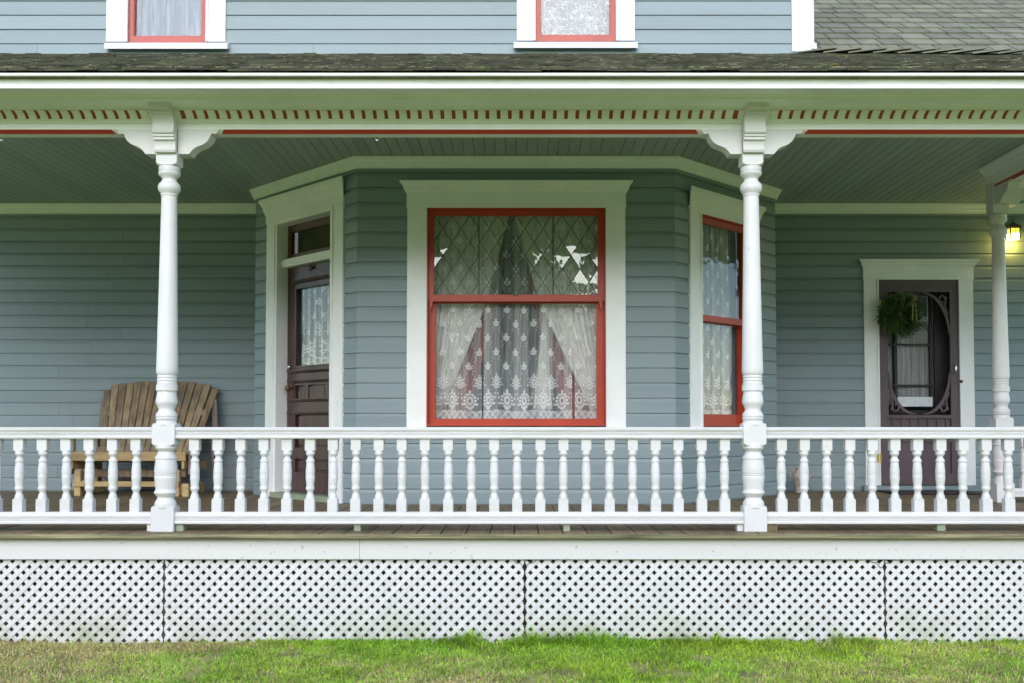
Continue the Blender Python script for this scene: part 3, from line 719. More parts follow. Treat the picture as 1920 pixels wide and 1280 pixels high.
for sx, sz in ((1, 1), (1, -1), (-1, -1), (-1, 1)):
    cu = ou1 if sx > 0 else ou0; cz = oz1 if sz > 0 else oz0
    fm = MB(); P = lambda a, b: (cu - sx*a, cz - sz*b)
    A_, B_ = .265, .42
    arc = [P(A_*(1-math.sin(t)) , B_*(1-math.cos(t))) for t in [math.pi/2*i/18 for i in range(19)]]
    # big concave arc from the side (0,B) to the top (A,0)
    arc = [P(.008+ (A_)*(1-math.cos(t)), .012 + B_*(1-math.sin(t))) for t in [math.pi/2*i/22 for i in range(23)]]
    ribbon(WB, arc, [.012+.020*math.sin(math.pi*i/22) for i in range(23)], .004, .021, fm)
    sp = []
    c0 = (.078, .085)
    for i in range(26):
        t = i/25*2*math.pi*1.05; r_ = .052*(1-.62*i/25); sp.append(P(c0[0]+r_*math.cos(t+2.2)*.8, c0[1]+r_*math.sin(t+2.2)*1.15))
    ribbon(WB, sp, .017, .004, .0205, fm)
    sp = [P(.020+.030*math.sin(t*3.2)*.6+.006, .05+.16*t) for t in [i/10 for i in range(11)]]
    ribbon(WB, sp, .014, .004, .020, fm)
    sp = []
    for i in range(14):
        t = i/13*2*math.pi*.8; r_ = .022*(1-.4*i/13); sp.append(P(.030+r_*math.cos(t), .215+r_*math.sin(t)))
    ribbon(WB, sp, .010, .004, .0195, fm)
    fm.build('scroll_bracket', M['screen_door'], sd)
MB().wbox(WB, ou0, ou1, -.004, -.002, oz0, oz1).build('screen', M['screen'], sd)
# inner door seen through the screen
iv = -.085
mb = MB()
iu = [WB.u(px, 650, iv) for px in (1677, 1682, 1744, 1749)]
mb.wbox(WB, so2[0], so2[1], iv-.03, iv, DECK+.05, WB.z(1722, 768, iv))
mb.wbox(WB, so2[0], so2[0]+.075, iv-.03, iv, WB.z(1722, 768, iv), so2[3]); mb.wbox(WB, so2[1]-.20, so2[1], iv-.03, iv, WB.z(1722, 768, iv), so2[3])
mb.wbox(WB, so2[0]+.075, so2[1]-.20, iv-.03, iv, WB.z(1722, 545, iv), so2[3])
mb.build('inner_door', paint('inner_door_paint', (.045, .033, .035), .35), sd)
mb = MB(); zz0, zz1 = WB.z(1722, 768, iv), WB.z(1722, 545, iv)
for u_ in (WB.u(1679, 650, iv), WB.u(1746, 650, iv)): mb.wbox(WB, u_-.013, u_+.013, iv-.02, iv+.006, zz0, zz1)
for py in (645, 721.5): mb.wbox(WB, so2[0]+.075, so2[1]-.20, iv-.019, iv+.004, WB.z(1722, py, iv)-.009, WB.z(1722, py, iv)+.009)
mb.build('glazing_bars', paint('bar_paint', (.05, .04, .042), .35), sd)
MB().wbox(WB, so2[0]+.075, so2[1]-.20, iv-.014, iv-.011, zz0, zz1).build('pane', M['glass'], sd)
u_a, u_b = WB.u(1681, 650, iv), WB.u(1745, 650, iv)
drape(WB, [(u_a, zz0+.05), (u_a, zz1)], [(u_b, zz0+.05), (u_b, zz1)], iv-.05, sd, M['doorcurtain'], name='door_curtain', n=90, nz=4, amp=.006, fr=95)
drape(WB, [(WB.u(1748, 650, iv), zz0+.05), (WB.u(1748, 650, iv), zz1)], [(WB.u(1760, 650, iv), zz0+.05), (WB.u(1754, 650, iv), zz1)], iv-.05, sd, M['doorcurtain'], name='door_curtain', n=16, nz=4, amp=.006, fr=16)
drape(WB, [(WB.u(1662, 650, iv), zz0+.05), (WB.u(1662, 650, iv), zz1)], [(WB.u(1676, 650, iv), zz0+.05), (WB.u(1676, 650, iv), zz1)], iv-.05, sd, M['doorcurtain'], name='door_curtain', n=16, nz=4, amp=.006, fr=16)
a_, b_ = WB.uz(1722, 603, .0), WB.uz(1740, 556, .0)
MB().wbox(WB, a_[0], b_[0], -.011, -.009, a_[1], b_[1]).build('notice_paper', M['paper'], sd)
MB().wbox(WB, a_[0]+.002, b_[0]-.008, -.0088, -.0078, a_[1]+.045, b_[1]-.003).build('notice_print', M['notice'], sd)
MB().wbox(WB, b_[0]-.03, b_[0]-.014, -.0088, -.0078, a_[1]+.012, a_[1]+.030).build('notice_emblem', M['notice'], sd)
a_, b_ = WB.uz(1683.5, 761, .01), WB.uz(1748, 743, .01)
pl = MB().wbox(WB, a_[0], b_[0], .0005, .014, a_[1], b_[1]).build('plaque', M['plaque'], sd)
for k in (.1, .5, .9):
    q = WB.pt(a_[0]+(b_[0]-a_[0])*k, .014, (a_[1]+b_[1])/2+.004); MB().tube([q, q+Vector((0, -.003, 0))], .004, 6).build('screw', M['black'], sd)
hu, hz = WB.uz(1791, 690, .04)
MB().tube([WB.pt(hu, .024, hz-.055), WB.pt(hu, .045, hz-.05), WB.pt(hu, .055, hz-.02), WB.pt(hu, .055, hz+.02), WB.pt(hu, .045, hz+.05), WB.pt(hu, .024, hz+.055)], .008, 8).build('pull_handle', M['chrome'], sd, smooth=60)
hu, hz = WB.uz(1802, 714, .04); q = WB.pt(hu, .032, hz)
MB().tube([q, q+WB.n*.02, q+WB.n*.035], [.014, .016, .006], 10).build('bell_push', M['knob'], sd, smooth=60)
for py in (571, 858):
    hu, hz = WB.uz(1650.5, py, .03)
    h1 = MB().wbox(WB, hu-.035, hu+.012, .033, .037, hz-.042, hz+.042).build('hinge', M['brass'], sd)
    MB().tube([WB.pt(hu, .042, hz-.05), WB.pt(hu, .042, hz+.05)], .008, 8).build('hinge_pin', M['brass'], sd)
room(WB, so2[0], so2[1], DECK, so2[3], .8, v=-.13)

# ---------------- upper storey windows
def upper_window(o, px_c0, px_c1, sill_px, sill_py, label, mat):
    u0, u1, z0, z1 = o
    c0, c1 = WU.u(px_c0, 60, .03), WU.u(px_c1, 60, .03)
    wn = MB().wbox(WU, c0, u0, 0, .032, z0, z1).wbox(WU, u1, c1, 0, .032, z0, z1).wbox(WU, c0, c1, 0, .036, z1, z1+.15).build('window', M['white'], house); tag(wn, label=label)
    e = .012
    for q0, q1 in ((u0-.02, u0), (u1, u1+.02)): MB().wbox(WU, q0, q1, .032, .040, z0, z1).build('casing_bead', M['white'], wn)
    s0, s1 = WU.u(sill_px[0], 85, .08), WU.u(sill_px[1], 85, .08)
    MB().wprof(WU, s0, s1, [(0, WU.z(700, sill_py[1])), (.075, WU.z(700, sill_py[1], .08)), (.08, WU.z(700, sill_py[0]+2, .08)), (.0, WU.z(700, sill_py[0]))]).build('sill', M['white'], wn)
    frame(WU, u0+.001, u1-.001, z0, 5.35, .042, .042, .055, .05, -.04, .012, M['pink'], wn, 'sash')
    frame(WU, u0+.002, u1-.002, 5.352, z1-.01, .042, .042, .05, .05, -.02, .022, M['pink'], wn, 'sash')
    MB().wbox(WU, u0+.03, u1-.03, -.02, -.016, z0+.04, z1-.03).build('pane', M['glass'], wn)
    d = drape(WU, [(u0, z0+.01), (u0, z1)], [(u1, z0+.01), (u1, z1)], -.06, wn, M[mat], name='curtain', n=80, nz=12, amp=.010, fr=34 if mat != 'plastic' else 9)
    mb = MB().wbox(WU, u0-.02, u1+.02, -.5, -.48, z0-.02, z1).wbox(WU, u0-.02, u0-.001, -.48, -.101, z0, z1).wbox(WU, u1+.001, u1+.02, -.48, -.101, z0, z1).wbox(WU, u0, u1, -.48, -.101, z0-.02, z0-.001).wbox(WU, u0-.02, u1+.02, -.5, -.101, z1+.01, z1+.03)
    mb.build('interior_wall', M['room'], wn)
mt_ = M['plastic']; t_ = mt_.node_tree; bs_ = t_.nodes['Principled BSDF']
vo_ = N(t_, "ShaderNodeTexVoronoi", feature='DISTANCE_TO_EDGE', i_Scale=7.0); gp_ = N(t_, "ShaderNodeNewGeometry"); nn_ = N(t_, "ShaderNodeTexNoise", i_Scale=5.0); t_.links.new(gp_.outputs['Position'], nn_.inputs['Vector'])
ad_ = N(t_, "ShaderNodeVectorMath", operation='ADD'); t_.links.new(gp_.outputs['Position'], ad_.inputs[0]); t_.links.new(nn_.outputs['Color'], ad_.inputs[1]); t_.links.new(ad_.outputs[0], vo_.inputs['Vector'])
rr_ = ramp(t_, [(.0, (1,)), (.035, (0,))]); t_.links.new(vo_.outputs['Distance'], rr_.inputs[0]); mx_ = N(t_, "ShaderNodeMix", data_type='RGBA'); t_.links.new(rr_.outputs[0], mx_.inputs[0])
t_.links.new(bs_.inputs['Base Color'].links[0].from_socket, mx_.inputs[6]); mx_.inputs[7].default_value = (.5, .52, .54, 1); t_.links.new(mx_.outputs[2], bs_.inputs['Base Color'])
M['upcurt'] = paint('blue_white_sheer', (.07, .13, .20), .8, (7, 7, .5), .4, dirt=(.34, .38, .42), dirt_amt=1, dirt_scale=1.6)
upper_window(ua, 199, 422.5, (195, 426), (80, 91.5), 'upstairs window on the left with blue white sheer curtain', 'upcurt')
upper_window(ub, 969, 1190.5, (963, 1196), (78.5, 90), 'upstairs window in the middle with crinkled white covering', 'plastic')

# ================================================================== PORCH
porch = thing('porch', (0, -.1, DECK), 'long white porch with dentil beam, plank floor and low mossy shingle roof', 'porch')
YF = -.15
# floor planks run front to back
src = None; wdt = .150; x = -6.5; k = 0
variants = []
for i in range(4):
    variants.append(MB().cbox(0, wdt-.006, YF+.002, YW-.05, DECK-.03, DECK, .003).build('deck_board', M['deck'], porch))
xk = -6.5+.004
for i in range(86):
    dz = random.uniform(-.0015, .0015)
    if i < 4: o = variants[i]; o.location = Vector((xk+wdt/2, (YF+YW-.05)/2, DECK-.015+dz)) - ORG[porch.name]; ORG[o.name] = Vector((xk+wdt/2, (YF+YW-.05)/2, DECK-.015+dz))
    else: inst(variants[i % 4], 'deck_board', (xk+wdt/2, (YF+YW-.05)/2, DECK-.015+dz), porch)
    xk += wdt
# front nosing board, fascia
zn0, zn1 = Zp(1009, YF-.02), Zp(1000.5, YF-.02)
for a, b in ((-6.5, -2.9), (-2.898, 1.02), (1.022, 6.5)):
    MB().cbox(a, b, YF-.022, YF-.001, zn0, DECK-.004, .005).build('nosing_board', M['edge'], porch)
MB().box(-6.5, 6.5, YF+.002, YF+.03, zn0+.002, DECK-.032).build('rim_joist', M['foundation'], porch)
for a, b in ((-6.5, -1.0), (-.998, 3.9), (3.902, 6.5)):
    MB().cbox(a, b, -.115, -.088, Zp(1048, -.115), zn0-.001, .003).build('fascia_board', M['fascia'], porch)
MB().box(-6.5, 6.5, .05, .09, .45, .62).build('joist', M['foundation'], porch)
for xx in (-4.44, -2.212, .021, 2.244, 4.47):
    yy = -.03 if abs(xx+2.212) < .1 else .9
    MB().box(xx-.05, xx+.05, yy, yy+.1, 0, .62).build('support_post', M['edge'], porch)
MB().box(-6.5, 6.5, .55, .58, .0, .62).build('skirt_boards', paint('old_skirt_board', (.30, .25, .17), .9, (2, 1, 1), .4, bump=.6), porch)
# ceiling beadboards
cb = MB().box(-.0415, .0415, .0, YW, ZC, ZC+.02)
cw_ = .086
cbv = [(-.0425, ZC+.006), (-.0385, ZC), (.0385, ZC), (.0425, ZC+.006), (.0425, ZC+.02), (-.0425, ZC+.02)]
c0 = MB().ext([(x, .03, z) for x, z in cbv], [(x, YW, z) for x, z in cbv]).build('ceiling_board', M['ceil'], porch)
x = -6.45; first = True
while x < 6.5:
    if first: c0.location = Vector((x, (YW+.03)/2, ZC+.01)) - ORG[porch.name]; ORG[c0.name] = Vector((x, (YW+.03)/2, ZC+.01)); first = False
    else: inst(c0, 'ceiling_board', (x, (YW+.03)/2, ZC+.01), porch)
    x += cw_
MB().box(-6.5, 6.5, .03, YW, ZC+.021, ZC+.05).build('ceiling_backing', M['foundation'], porch)
# front beam (profiles are (y,z) run along x)
def run(prof, name, mat, x0=-6.5, x1=6.5, smooth=False):
    return MB().ext([(x0, y, z) for y, z in prof], [(x1, y, z) for y, z in prof]).build(name, mat, porch, smooth=smooth)
zb1 = Zp(243.3, -.045)           # top of chamfer
yb = -.015; zb0 = Zp(251.8, yb)
beam_top = Zp(223.5, -.05)
run([(-.045, zb1), (-.045, Zp(232.3, -.045)), (-.052, Zp(232.0, -.052)), (-.058, Zp(229, -.058)), (-.066, Zp(226, -.066)), (-.070, Zp(223.6, -.070)), (.06, Zp(223.6, -.07)), (.06, zb0), (yb+.001, zb0)], 'beam', M['trim'])
# dentil band: curved red backing, curved blocks in front
def curve_band(off):
    pts = []
    for i in range(7):
        f = i/6; y = -.072 - .052*(f**1.6) - off; pts.append((y, Zp(223.4-16*f, y)))
    return pts
bandp = curve_band(0)
run(bandp + [(.0, bandp[-1][1]), (.0, bandp[0][1])], 'dentil_backing', M['redd'])
dz_top = bandp[-1][1]
dn = curve_band(.008)
pit = .0706; dwid = .0470
dsrc = MB().ext([(-dwid/2, y, z) for y, z in dn + [(-.075, dz_top-.0005), (-.07, dn[0][1])]], [(dwid/2, y, z) for y, z in dn + [(-.075, dz_top-.0005), (-.07, dn[0][1])]]).build('dentil', M['trim'], porch, smooth=40)
o0 = ORG[dsrc.name]; x = Xp(660.5-10.6, -.1, dz_top) - pit*90; i = 0; POSTX = (-2.24, 1.459)
dsrc_used = False
while x < 6.5:
    if x > -6.45 and not any(abs(x-p) < .09 for p in POSTX):
        if not dsrc_used: dsrc.location = Vector((x, o0.y, o0.z)) - ORG[porch.name]; ORG[dsrc.name] = Vector((x, o0.y, o0.z)); dsrc_used = True
        else: inst(dsrc, 'dentil', (x, o0.y, o0.z), porch)
    x += pit
for p in POSTX:
    MB().ext([(p-.10, y-.001, z) for y, z in dn + [(-.075, dz_top-.0005), (-.07, dn[0][1])]], [(p+.10, y-.001, z) for y, z in dn + [(-.075, dz_top-.0005), (-.07, dn[0][1])]]).build('dentil_filler', M['trim'], porch)
y_ = -.135
cr = [(.0, dz_top+.001), (-.128, dz_top+.001), (-.136, Zp(206, -.136)), (-.136, Zp(203.5, -.136)), (-.142, Zp(203.2, -.142)), (-.142, Zp(201.2, -.142)), (-.15, Zp(201.2, -.15)), (-.16, Zp(198, -.16)), (-.19, Zp(194, -.19)), (-.225, Zp(190, -.225)), (-.245, Zp(187, -.245)), (-.247, Zp(184.8, -.247)), (-.256, Zp(184.6, -.256)), (-.256, Zp(183, -.25)), (.0, Zp(183, -.25))]
run(cr, 'cornice_moulding', M['trim'], smooth=50)
zs = Zp(183, -.25)
run([(.0, zs+.001), (-.252, zs+.001), (-.262, zs-.004), (-.27, zs+.004), (-.28, zs+.010), (-.30, zs+.012), (-.42, zs+.02), (-.42, zs+.06), (.0, zs+.06)], 'soffit_board', M['trim'])
GY = -.43
gp = [(GY, Zp(166, GY)), (GY, Zp(161.5, GY)), (GY+.004, Zp(161, GY)), (GY+.003, Zp(158, GY)), (GY+.001, Zp(154, GY-.00)), (GY-.003, Zp(149, GY-.003)), (GY-.012, Zp(145, GY-.012)), (GY-.034, Zp(143.0, GY-.034)), (GY-.050, Zp(142, GY-.05)), (GY-.052, Zp(137.6, GY-.052)), (GY-.044, Zp(137.6, GY-.044)), (GY+.05, Zp(137.6, GY-.044)-.01), (GY+.05, Zp(166, GY))]
for a, b in ((-6.5, -1.31), (-1.309, 1.3), (1.301, 6.5)):
    MB().ext([(a, y, z) for y, z in gp], [(b, y, z) for y, z in gp]).build('gutter', M['gutter'], porch, smooth=30)
# red chamfer strips between the brackets (beam edge)
BRK = .335
def chamfer(x0, x1):
    k = .012
    pr = [(-.0445, zb1-.0005), (yb+.0005, zb0-.0005), (.0, zb0+.002), (-.01, zb1)]
    o = MB().ext([(x0+(.02 if i in (0, 3) else -.0) , y, z) for i, (y, z) in enumerate(pr)], [(x1-(.02 if i in (0, 3) else 0), y, z) for i, (y, z) in enumerate(pr)])
    o.build('beam_chamfer', M['red'], porch)
chamfer(-6.4, -2.24-BRK); chamfer(-2.24+BRK, 1.459-BRK); chamfer(1.459+BRK, 6.4)
MB().box(-6.5, 6.5, .06, .075, zb0+.01, ZC).build('beam_inner_face', M['trim'], porch)
for px, py in ((707, 259), (3, 259)):
    hx = Xp(px, .03, zb0)
    MB().tube([(hx, .03, zb0), (hx, .03, zb0-.008)] + [(hx+.010*math.sin(t), .03, zb0-.018+.010*math.cos(t)) for t in [i*.5 for i in range(11)]], .0016, 5).build('hook', M['chrome'], porch)
# side beam on the right, running from the front beam back to the third post
PX3, PY3, PS3 = 4.145, 2.24, 1.08
zs1, zs0 = DECK+(zb1-DECK)*PS3, DECK+(zb0-DECK)*PS3
def side_run(prof, name, mat):       # prof (x,z) along y
    return MB().ext([(x, .08, z) for x, z in prof], [(x, PY3+.06, z) for x, z in prof]).build(name, mat, porch)
bx0, bx1 = PX3-.065, PX3+.055
side_run([(bx0, zs1), (bx0, ZC-.001), (bx1, ZC-.001), (bx1, zs0), (bx0+.03, zs0)], 'side_beam', M['trim'])
side_run([(bx0-.001, zs1), (bx0+.029, zs0-.0005), (bx0+.03, zs0+.01), (bx0+.01, zs1+.01)], 'beam_chamfer', M['redd'])
side_run([(bx0-.0005, ZC-.10), (bx0-.012, ZC-.099), (bx0-.014, ZC-.08), (bx0-.03, ZC-.066), (bx0-.036, ZC-.05), (bx0-.065, ZC-.024), (bx0-.07, ZC-.003), (bx0-.0005, ZC-.003)], 'side_cornice', M['trim'])
MB().box(PX3+.06, 6.5, PY3-.05, PY3+.05, zs0, ZC-.002).build('far_beam', M['trim'], porch)

# ---------------- low roof of cedar shingles
y0r, z0r = -.475, Zp(137.2, -.475)+.006
y1r, z1r = YU+.02, WU.z(700, 102.5)
rs_ = math.hypot(y1r-y0r, z1r-z0r); ry, rz_ = (y1r-y0r)/rs_, (z1r-z0r)/rs_
MB().ext([(-6.5, y0r+.01, z0r-.012), (-6.5, y1r, z1r-.012), (-6.5, y1r, z1r-.04), (-6.5, y0r+.06, z0r-.04)], [(6.5, y0r+.01, z0r-.012), (6.5, y1r, z1r-.012), (6.5, y1r, z1r-.04), (6.5, y0r+.06, z0r-.04)]).build('roof_deck', M['foundation'], porch)
rf = MB().box(-6.5, 6.5, y0r+.004, y0r+.012, z0r-.020, z0r-.003).build('roof', M['edge'], porch)
rexp = .145
nc = int(rs_/rexp)+1
def shingle_mesh(x0, x1, s0, ln, th, lift, P0, dy, dz, skew=0.0):
    """one shingle on a slope: butt at s0, runs ln up the slope"""
    ny, nz2 = -dz, dy
    def pt(s, h): return (P0[0]+dy*s+ny*h, P0[1]+dz*s+nz2*h)
    a = pt(s0, lift); b = pt(s0, lift+th); c_ = pt(s0+ln, lift*.2+.002); d = pt(s0+ln, lift*.2)
    l = [a, b, c_, d]
    sk = [skew*random.uniform(-1, 1) for _ in range(2)]
    A = [(x0, a[0]-sk[0]*dy, a[1]-sk[0]*dz), (x0, b[0]-sk[0]*dy, b[1]-sk[0]*dz), (x0, *c_), (x0, *d)]
    B = [(x1, a[0]-sk[1]*dy, a[1]-sk[1]*dz), (x1, b[0]-sk[1]*dy, b[1]-sk[1]*dz), (x1, *c_), (x1, *d)]
    return A, B
bulk = MB(); cnt = 0
for c in range(nc):
    x = -6.5 - random.uniform(0, .1); s0 = c*rexp
    while x < 6.5:
        wv = random.uniform(.09, .20)
        A, B = shingle_mesh(x+.002, x+wv-.002, s0+random.uniform(-.006, .010), min(rexp*1.6, max(.05, rs_-s0)), random.uniform(.008, .015), random.uniform(.004, .011), (y0r, z0r), ry, rz_, .005)
        vis = abs(x) < 3.6 + c*.1
        if c < 4 and vis and cnt < 290: MB().ext(A, B).build('shingle', M['moss'], rf); cnt += 1
        else: bulk.ext(A, B)
        x += wv
o = bulk.build('shingles', M['moss'], rf); tag(o, kind='stuff')
# debris along the gutter edge
deb = MB()
for i in range(650):
    x = random.uniform(-4.6, 4.6); s = random.choice([random.uniform(-.005, .05), random.uniform(0, rs_*.8)]); a = random.uniform(-.5, .5); l = random.uniform(.008, .05)
    q = Vector((x, y0r+ry*s, z0r+rz_*s+.026)); d = Vector((math.cos(a)*l, math.sin(a)*l*.5, random.uniform(-.004, .006))); t = .0016
    deb.ext([q, q+Vector((0, 0, t)), q+Vector((0, t, t))], [q+d, q+d+Vector((0, 0, t)), q+d+Vector((0, t, t))])
o = deb.build('needle_litter', paint('dry_needles', (.33, .29, .16), .9, var=.4), rf); tag(o, kind='stuff')

# ---------------- right hand main roof
P0 = (YU+.02, z1r-.03); sl_ = .70; dl = math.hypot(1, sl_); dy_, dz_ = 1/dl, sl_/dl
xr0 = WU.o.x + cu1 + .005
mb = MB()
rr = mb.ext([(xr0, P0[0], P0[1]-.01), (xr0, P0[0]+4.5, P0[1]+4.5*sl_-.01), (xr0, P0[0]+4.5, P0[1]+4.5*sl_-.06), (xr0, P0[0], P0[1]-.06)], [(6.5, P0[0], P0[1]-.01), (6.5, P0[0]+4.5, P0[1]+4.5*sl_-.01), (6.5, P0[0]+4.5, P0[1]+4.5*sl_-.06), (6.5, P0[0], P0[1]-.06)]).build('roof', M['foundation'], house)
bulk = MB(); cnt = 0; e2 = .222
for c in range(26):
    x = xr0 + .003 - random.uniform(0, .12); s0 = c*e2
    while x < 6.5:
        wv = random.choice([.15, .19, .22, .25, .28])*random.uniform(.9, 1.08)
        xa = max(x+.007, xr0+.003)
        if x+wv-.007 - xa > .02:
            A, B = shingle_mesh(xa, x+wv-.007, s0+random.uniform(-.002, .005), e2*1.5, .014, .008, P0, dy_, dz_, .0015)
            if c < 17 and x < 5.3 and cnt < 295: MB().ext(A, B).build('shingle', M['shingle'], rr); cnt += 1
            else: bulk.ext(A, B)
        x += wv
o = bulk.build('shingles', M['shingle'], rr); tag(o, kind='stuff')
# overlapping cap shingles where the two roofs meet, stepping down to the right
A0 = Vector((*at(1500, 98.5, YU-.02),)); 
nC = 13
for i in range(nC):
    f = i/(nC-1); px = 1500 + f*560; yy = (YU-.06) - .42*f
    s_on = (yy-y0r)/ry; zz_ = z0r + rz_*s_on + .03
    xx = Xp(px, yy, zz_)
    L_ = .30
    up = .026+.010*random.random()
    q0 = Vector((xx, yy, zz_)); 
    Lw = [q0+Vector((-.02, -.02, -.012)), q0+Vector((L_, -.05, -.012+up)), q0+Vector((L_+.07, .17, .06+up)), q0+Vector((.05, .20, .05))]
    Up = [p+Vector((0, 0, .011)) for p in Lw]
    MB().ext(Lw, Up).build('cap_shingle', M['shingle'], rr)
MB().ext([(xr0-.25, YU-.01, z1r-.02), (6.5, YU-.60, z0r+rz_*((YU-.60-y0r)/ry)-.0), (6.5, YU+.2, z1r+.14), (xr0-.0, YU+.12, z1r+.07)],
         [(xr0-.25, YU-.01, z1r-.04), (6.5, YU-.60, z0r+rz_*((YU-.60-y0r)/ry)-.03), (6.5, YU+.2, z1r+.09), (xr0-.0, YU+.12, z1r+.02)]).build('valley_saddle', M['moss'], rr)

# ================================================================== POSTS
K = 1/297.0
def pz_(py): return Zp(py, 0.0)
PH = .0585                                   # half depth of square sections
PW = .0715                                   # half width of square sections
PROF = [(314.6, 19.6), (322.5, 19.6), (323.0, 18.6), (324.4, 19.8), (328, 19.9), (331, 18.4), (334, 14.6), (338, 12.7), (342, 14.4), (347, 19.0), (351, 20.4), (355, 20.6), (359, 19.6), (363.5, 16.0), (366, 14.6), (366.4, 15.6), (369, 15.4), (369.5, 14.2),
        (400, 14.6), (450, 15.3), (500, 16.1), (550, 16.9), (600, 17.8), (650, 18.7), (690, 19.6), (697, 19.6), (700.5, 18.6), (703, 17.0), (704, 17.8), (707, 17.9), (708.5, 16.8), (710, 17.9), (713, 17.9), (714.5, 16.8), (716, 17.9), (719, 17.8), (720, 17.2), (720.5, 19.6), (731.5, 19.6), (732, 16.8), (735, 17.2), (745, 18.8), (752, 19.8), (755, 19.4), (760, 16.4), (766.5, 14.2), (770, 15.2), (774, 18.4), (777, 19.4), (780, 19.2), (780.6, 17.8), (782, 19.4), (785, 19.5), (786.5, 18.6), (787, 17.6), (789, 18.8), (796, 18.8)]
PROF2 = [(830, 18.8), (835, 19.6), (839, 19.7), (841, 17.4), (846, 14.5), (850, 15.8), (856, 19.8), (858.5, 19.9), (859.5, 18.7), (866, 19.3), (875, 20.5), (881, 20.8), (885.6, 20.4), (886, 19.4), (887.2, 20.4), (889, 20.4), (889.6, 19.4), (891, 20.4), (896, 20.4), (905, 19.6), (914, 18.3), (917, 18.3), (920, 20.2), (922.5, 20.8), (925, 19.2), (931, 14.4), (935, 15.8), (940, 19.2), (944, 19.6), (950, 19.6)]
def sq_block(mb, z0, z1, hw, hd, arc0=True, arc1=True, d=.014):
    """square section whose corners fade into the turning (lamb's tongue): chamfered ends"""
    lv = []
    if arc0: lv.append((z0, .82)); lv.append((z0+d, 1))
    else: lv.append((z0, 1))
    if arc1: lv.append((z1-d, 1)); lv.append((z1, .82))
    else: lv.append((z1, 1))
    b = len(mb.v); e = .003; n = 8
    for z, k in lv:
        c = e + (1-k)*.12
        w_, h_ = hw, hd
        for x, y in ((w_-c, -h_), (w_, -h_+c), (w_, h_-c), (w_-c, h_), (-w_+c, h_), (-w_, h_-c), (-w_, -h_+c), (-w_+c, -h_)): mb.v.append((x, y, z))
    for j in range(len(lv)-1):
        for i in range(n): mb.f.append((b+j*n+i, b+j*n+(i+1) % n, b+(j+1)*n+(i+1) % n, b+(j+1)*n+i))
    mb.f.append(tuple(b+i for i in range(n))); mb.f.append(tuple(b+(len(lv)-1)*n+i for i in range(n)))
def turned(mb, prof, n=28):
    mb.lathe([(pz_(py), r*K) for py, r in prof][::-1], n=n)
def make_post(label, top_z, group, console=True, brackets='x'):
    t = thing('porch_post', (0, 0, DECK), label, 'post', group, local=True); ORG[t.name] = Vector((0, 0, DECK))
    mb = MB(); turned(mb, PROF); mb.build('shaft', M['white'], t, smooth=38)
    mb = MB(); turned(mb, PROF2); mb.build('turned_base', M['white'], t, smooth=38)
    mb = MB(); sq_block(mb, DECK+.001, pz_(947), PW, PH, False, True); mb.build('foot_block', M['white'], t)
    mb = MB(); sq_block(mb, pz_(834), pz_(792.5), PW, PH); mb.build('rail_block', M['white'], t)
    mb = MB(); sq_block(mb, pz_(313.5), top_z, PW-.005, PH, True, False); mb.build('capital_block', M['white'], t)
    if console:
        yf = lambda y, py: (y, Zp(py, y))
        pr = [yf(-.12, 186.0), yf(-.186, 186.5), yf(-.197, 190), yf(-.202, 195), yf(-.199, 201), yf(-.188, 205.5), yf(-.165, 207), yf(-.158, 208.5), yf(-.158, 213), yf(-.146, 214), yf(-.132, 219), yf(-.121, 226), yf(-.117, 234), yf(-.122, 242), yf(-.128, 247), yf(-.122, 250), yf(-.110, 250.5), yf(-.113, 251), yf(-.113, 255.4), yf(-.103, 256.2), yf(-.103, 258), yf(-.106, 258.2), yf(-.106, 262), yf(-.094, 262.8), yf(-.086, 268), yf(-.086, 275), yf(-.090, 281), yf(-.084, 285.5), yf(-.066, 287.3), yf(-.0585, 287.5), (-.0585, Zp(186, -.12))]
        hw = PW-.006
        MB().ext([(-hw, y, z) for y, z in pr], [(hw, y, z) for y, z in pr]).build('console', M['white'], t, smooth=28)
    # brackets
    xb = lambda px: (px-312.0)/300.0
    shp = [(xb(410), zb1-.0003), (xb(405.5), Zp(250, -.045)), (xb(403.5), Zp(251.3, -.045)), (xb(394.6), Zp(251.3, -.045)), (xb(393.6), Zp(254.5, -.045)), (xb(392.0), Zp(258.5, -.045)), (xb(389), Zp(263.5, -.045)), (xb(385), Zp(267.6, -.045)), (xb(379), Zp(271.6, -.045)), (xb(372), Zp(274.2, -.045)), (xb(366.5), Zp(276.3, -.045)), (xb(361.5), Zp(279.6, -.045)), (xb(357.5), Zp(283.6, -.045)), (xb(353.4), Zp(289.3, -.045)), (PW-.0055, Zp(289.3, -.045)), (PW-.0055, zb1-.0003)]
    dirs = {'x': ((1, 0), (-1, 0)), 'c': ((0, -1), (1, 0))}[brackets]
    for dx, dy in dirs:
        hd = .048
        if dx:
            A = [(dx*u, -.0445, z) for u, z in shp]; B = [(dx*u, .055, z) for u, z in shp]
        else:
            A = [(-.045, dy*(u-.01), z) for u, z in shp]; B = [(.045, dy*(u-.01), z) for u, z in shp]
        MB().ext(A, B).build('bracket', M['white'], t)
    return t
post = make_post('left turned white porch post in front of the wooden glider', Zp(286.5, -.06), 'turned posts along the porch front')
post.location = (-2.24, 0, DECK)
p2 = copy_tree(post); p2.location = (1.459, 0, DECK); p2['label'] = 'turned white porch post in front of the tall narrow bay window'
p3 = make_post('farther white porch post beside the lit wall lantern', zb1+.02, 'turned posts along the porch front', console=False, brackets='c')
p3.location = (PX3, PY3, DECK); p3.scale = (PS3,)*3

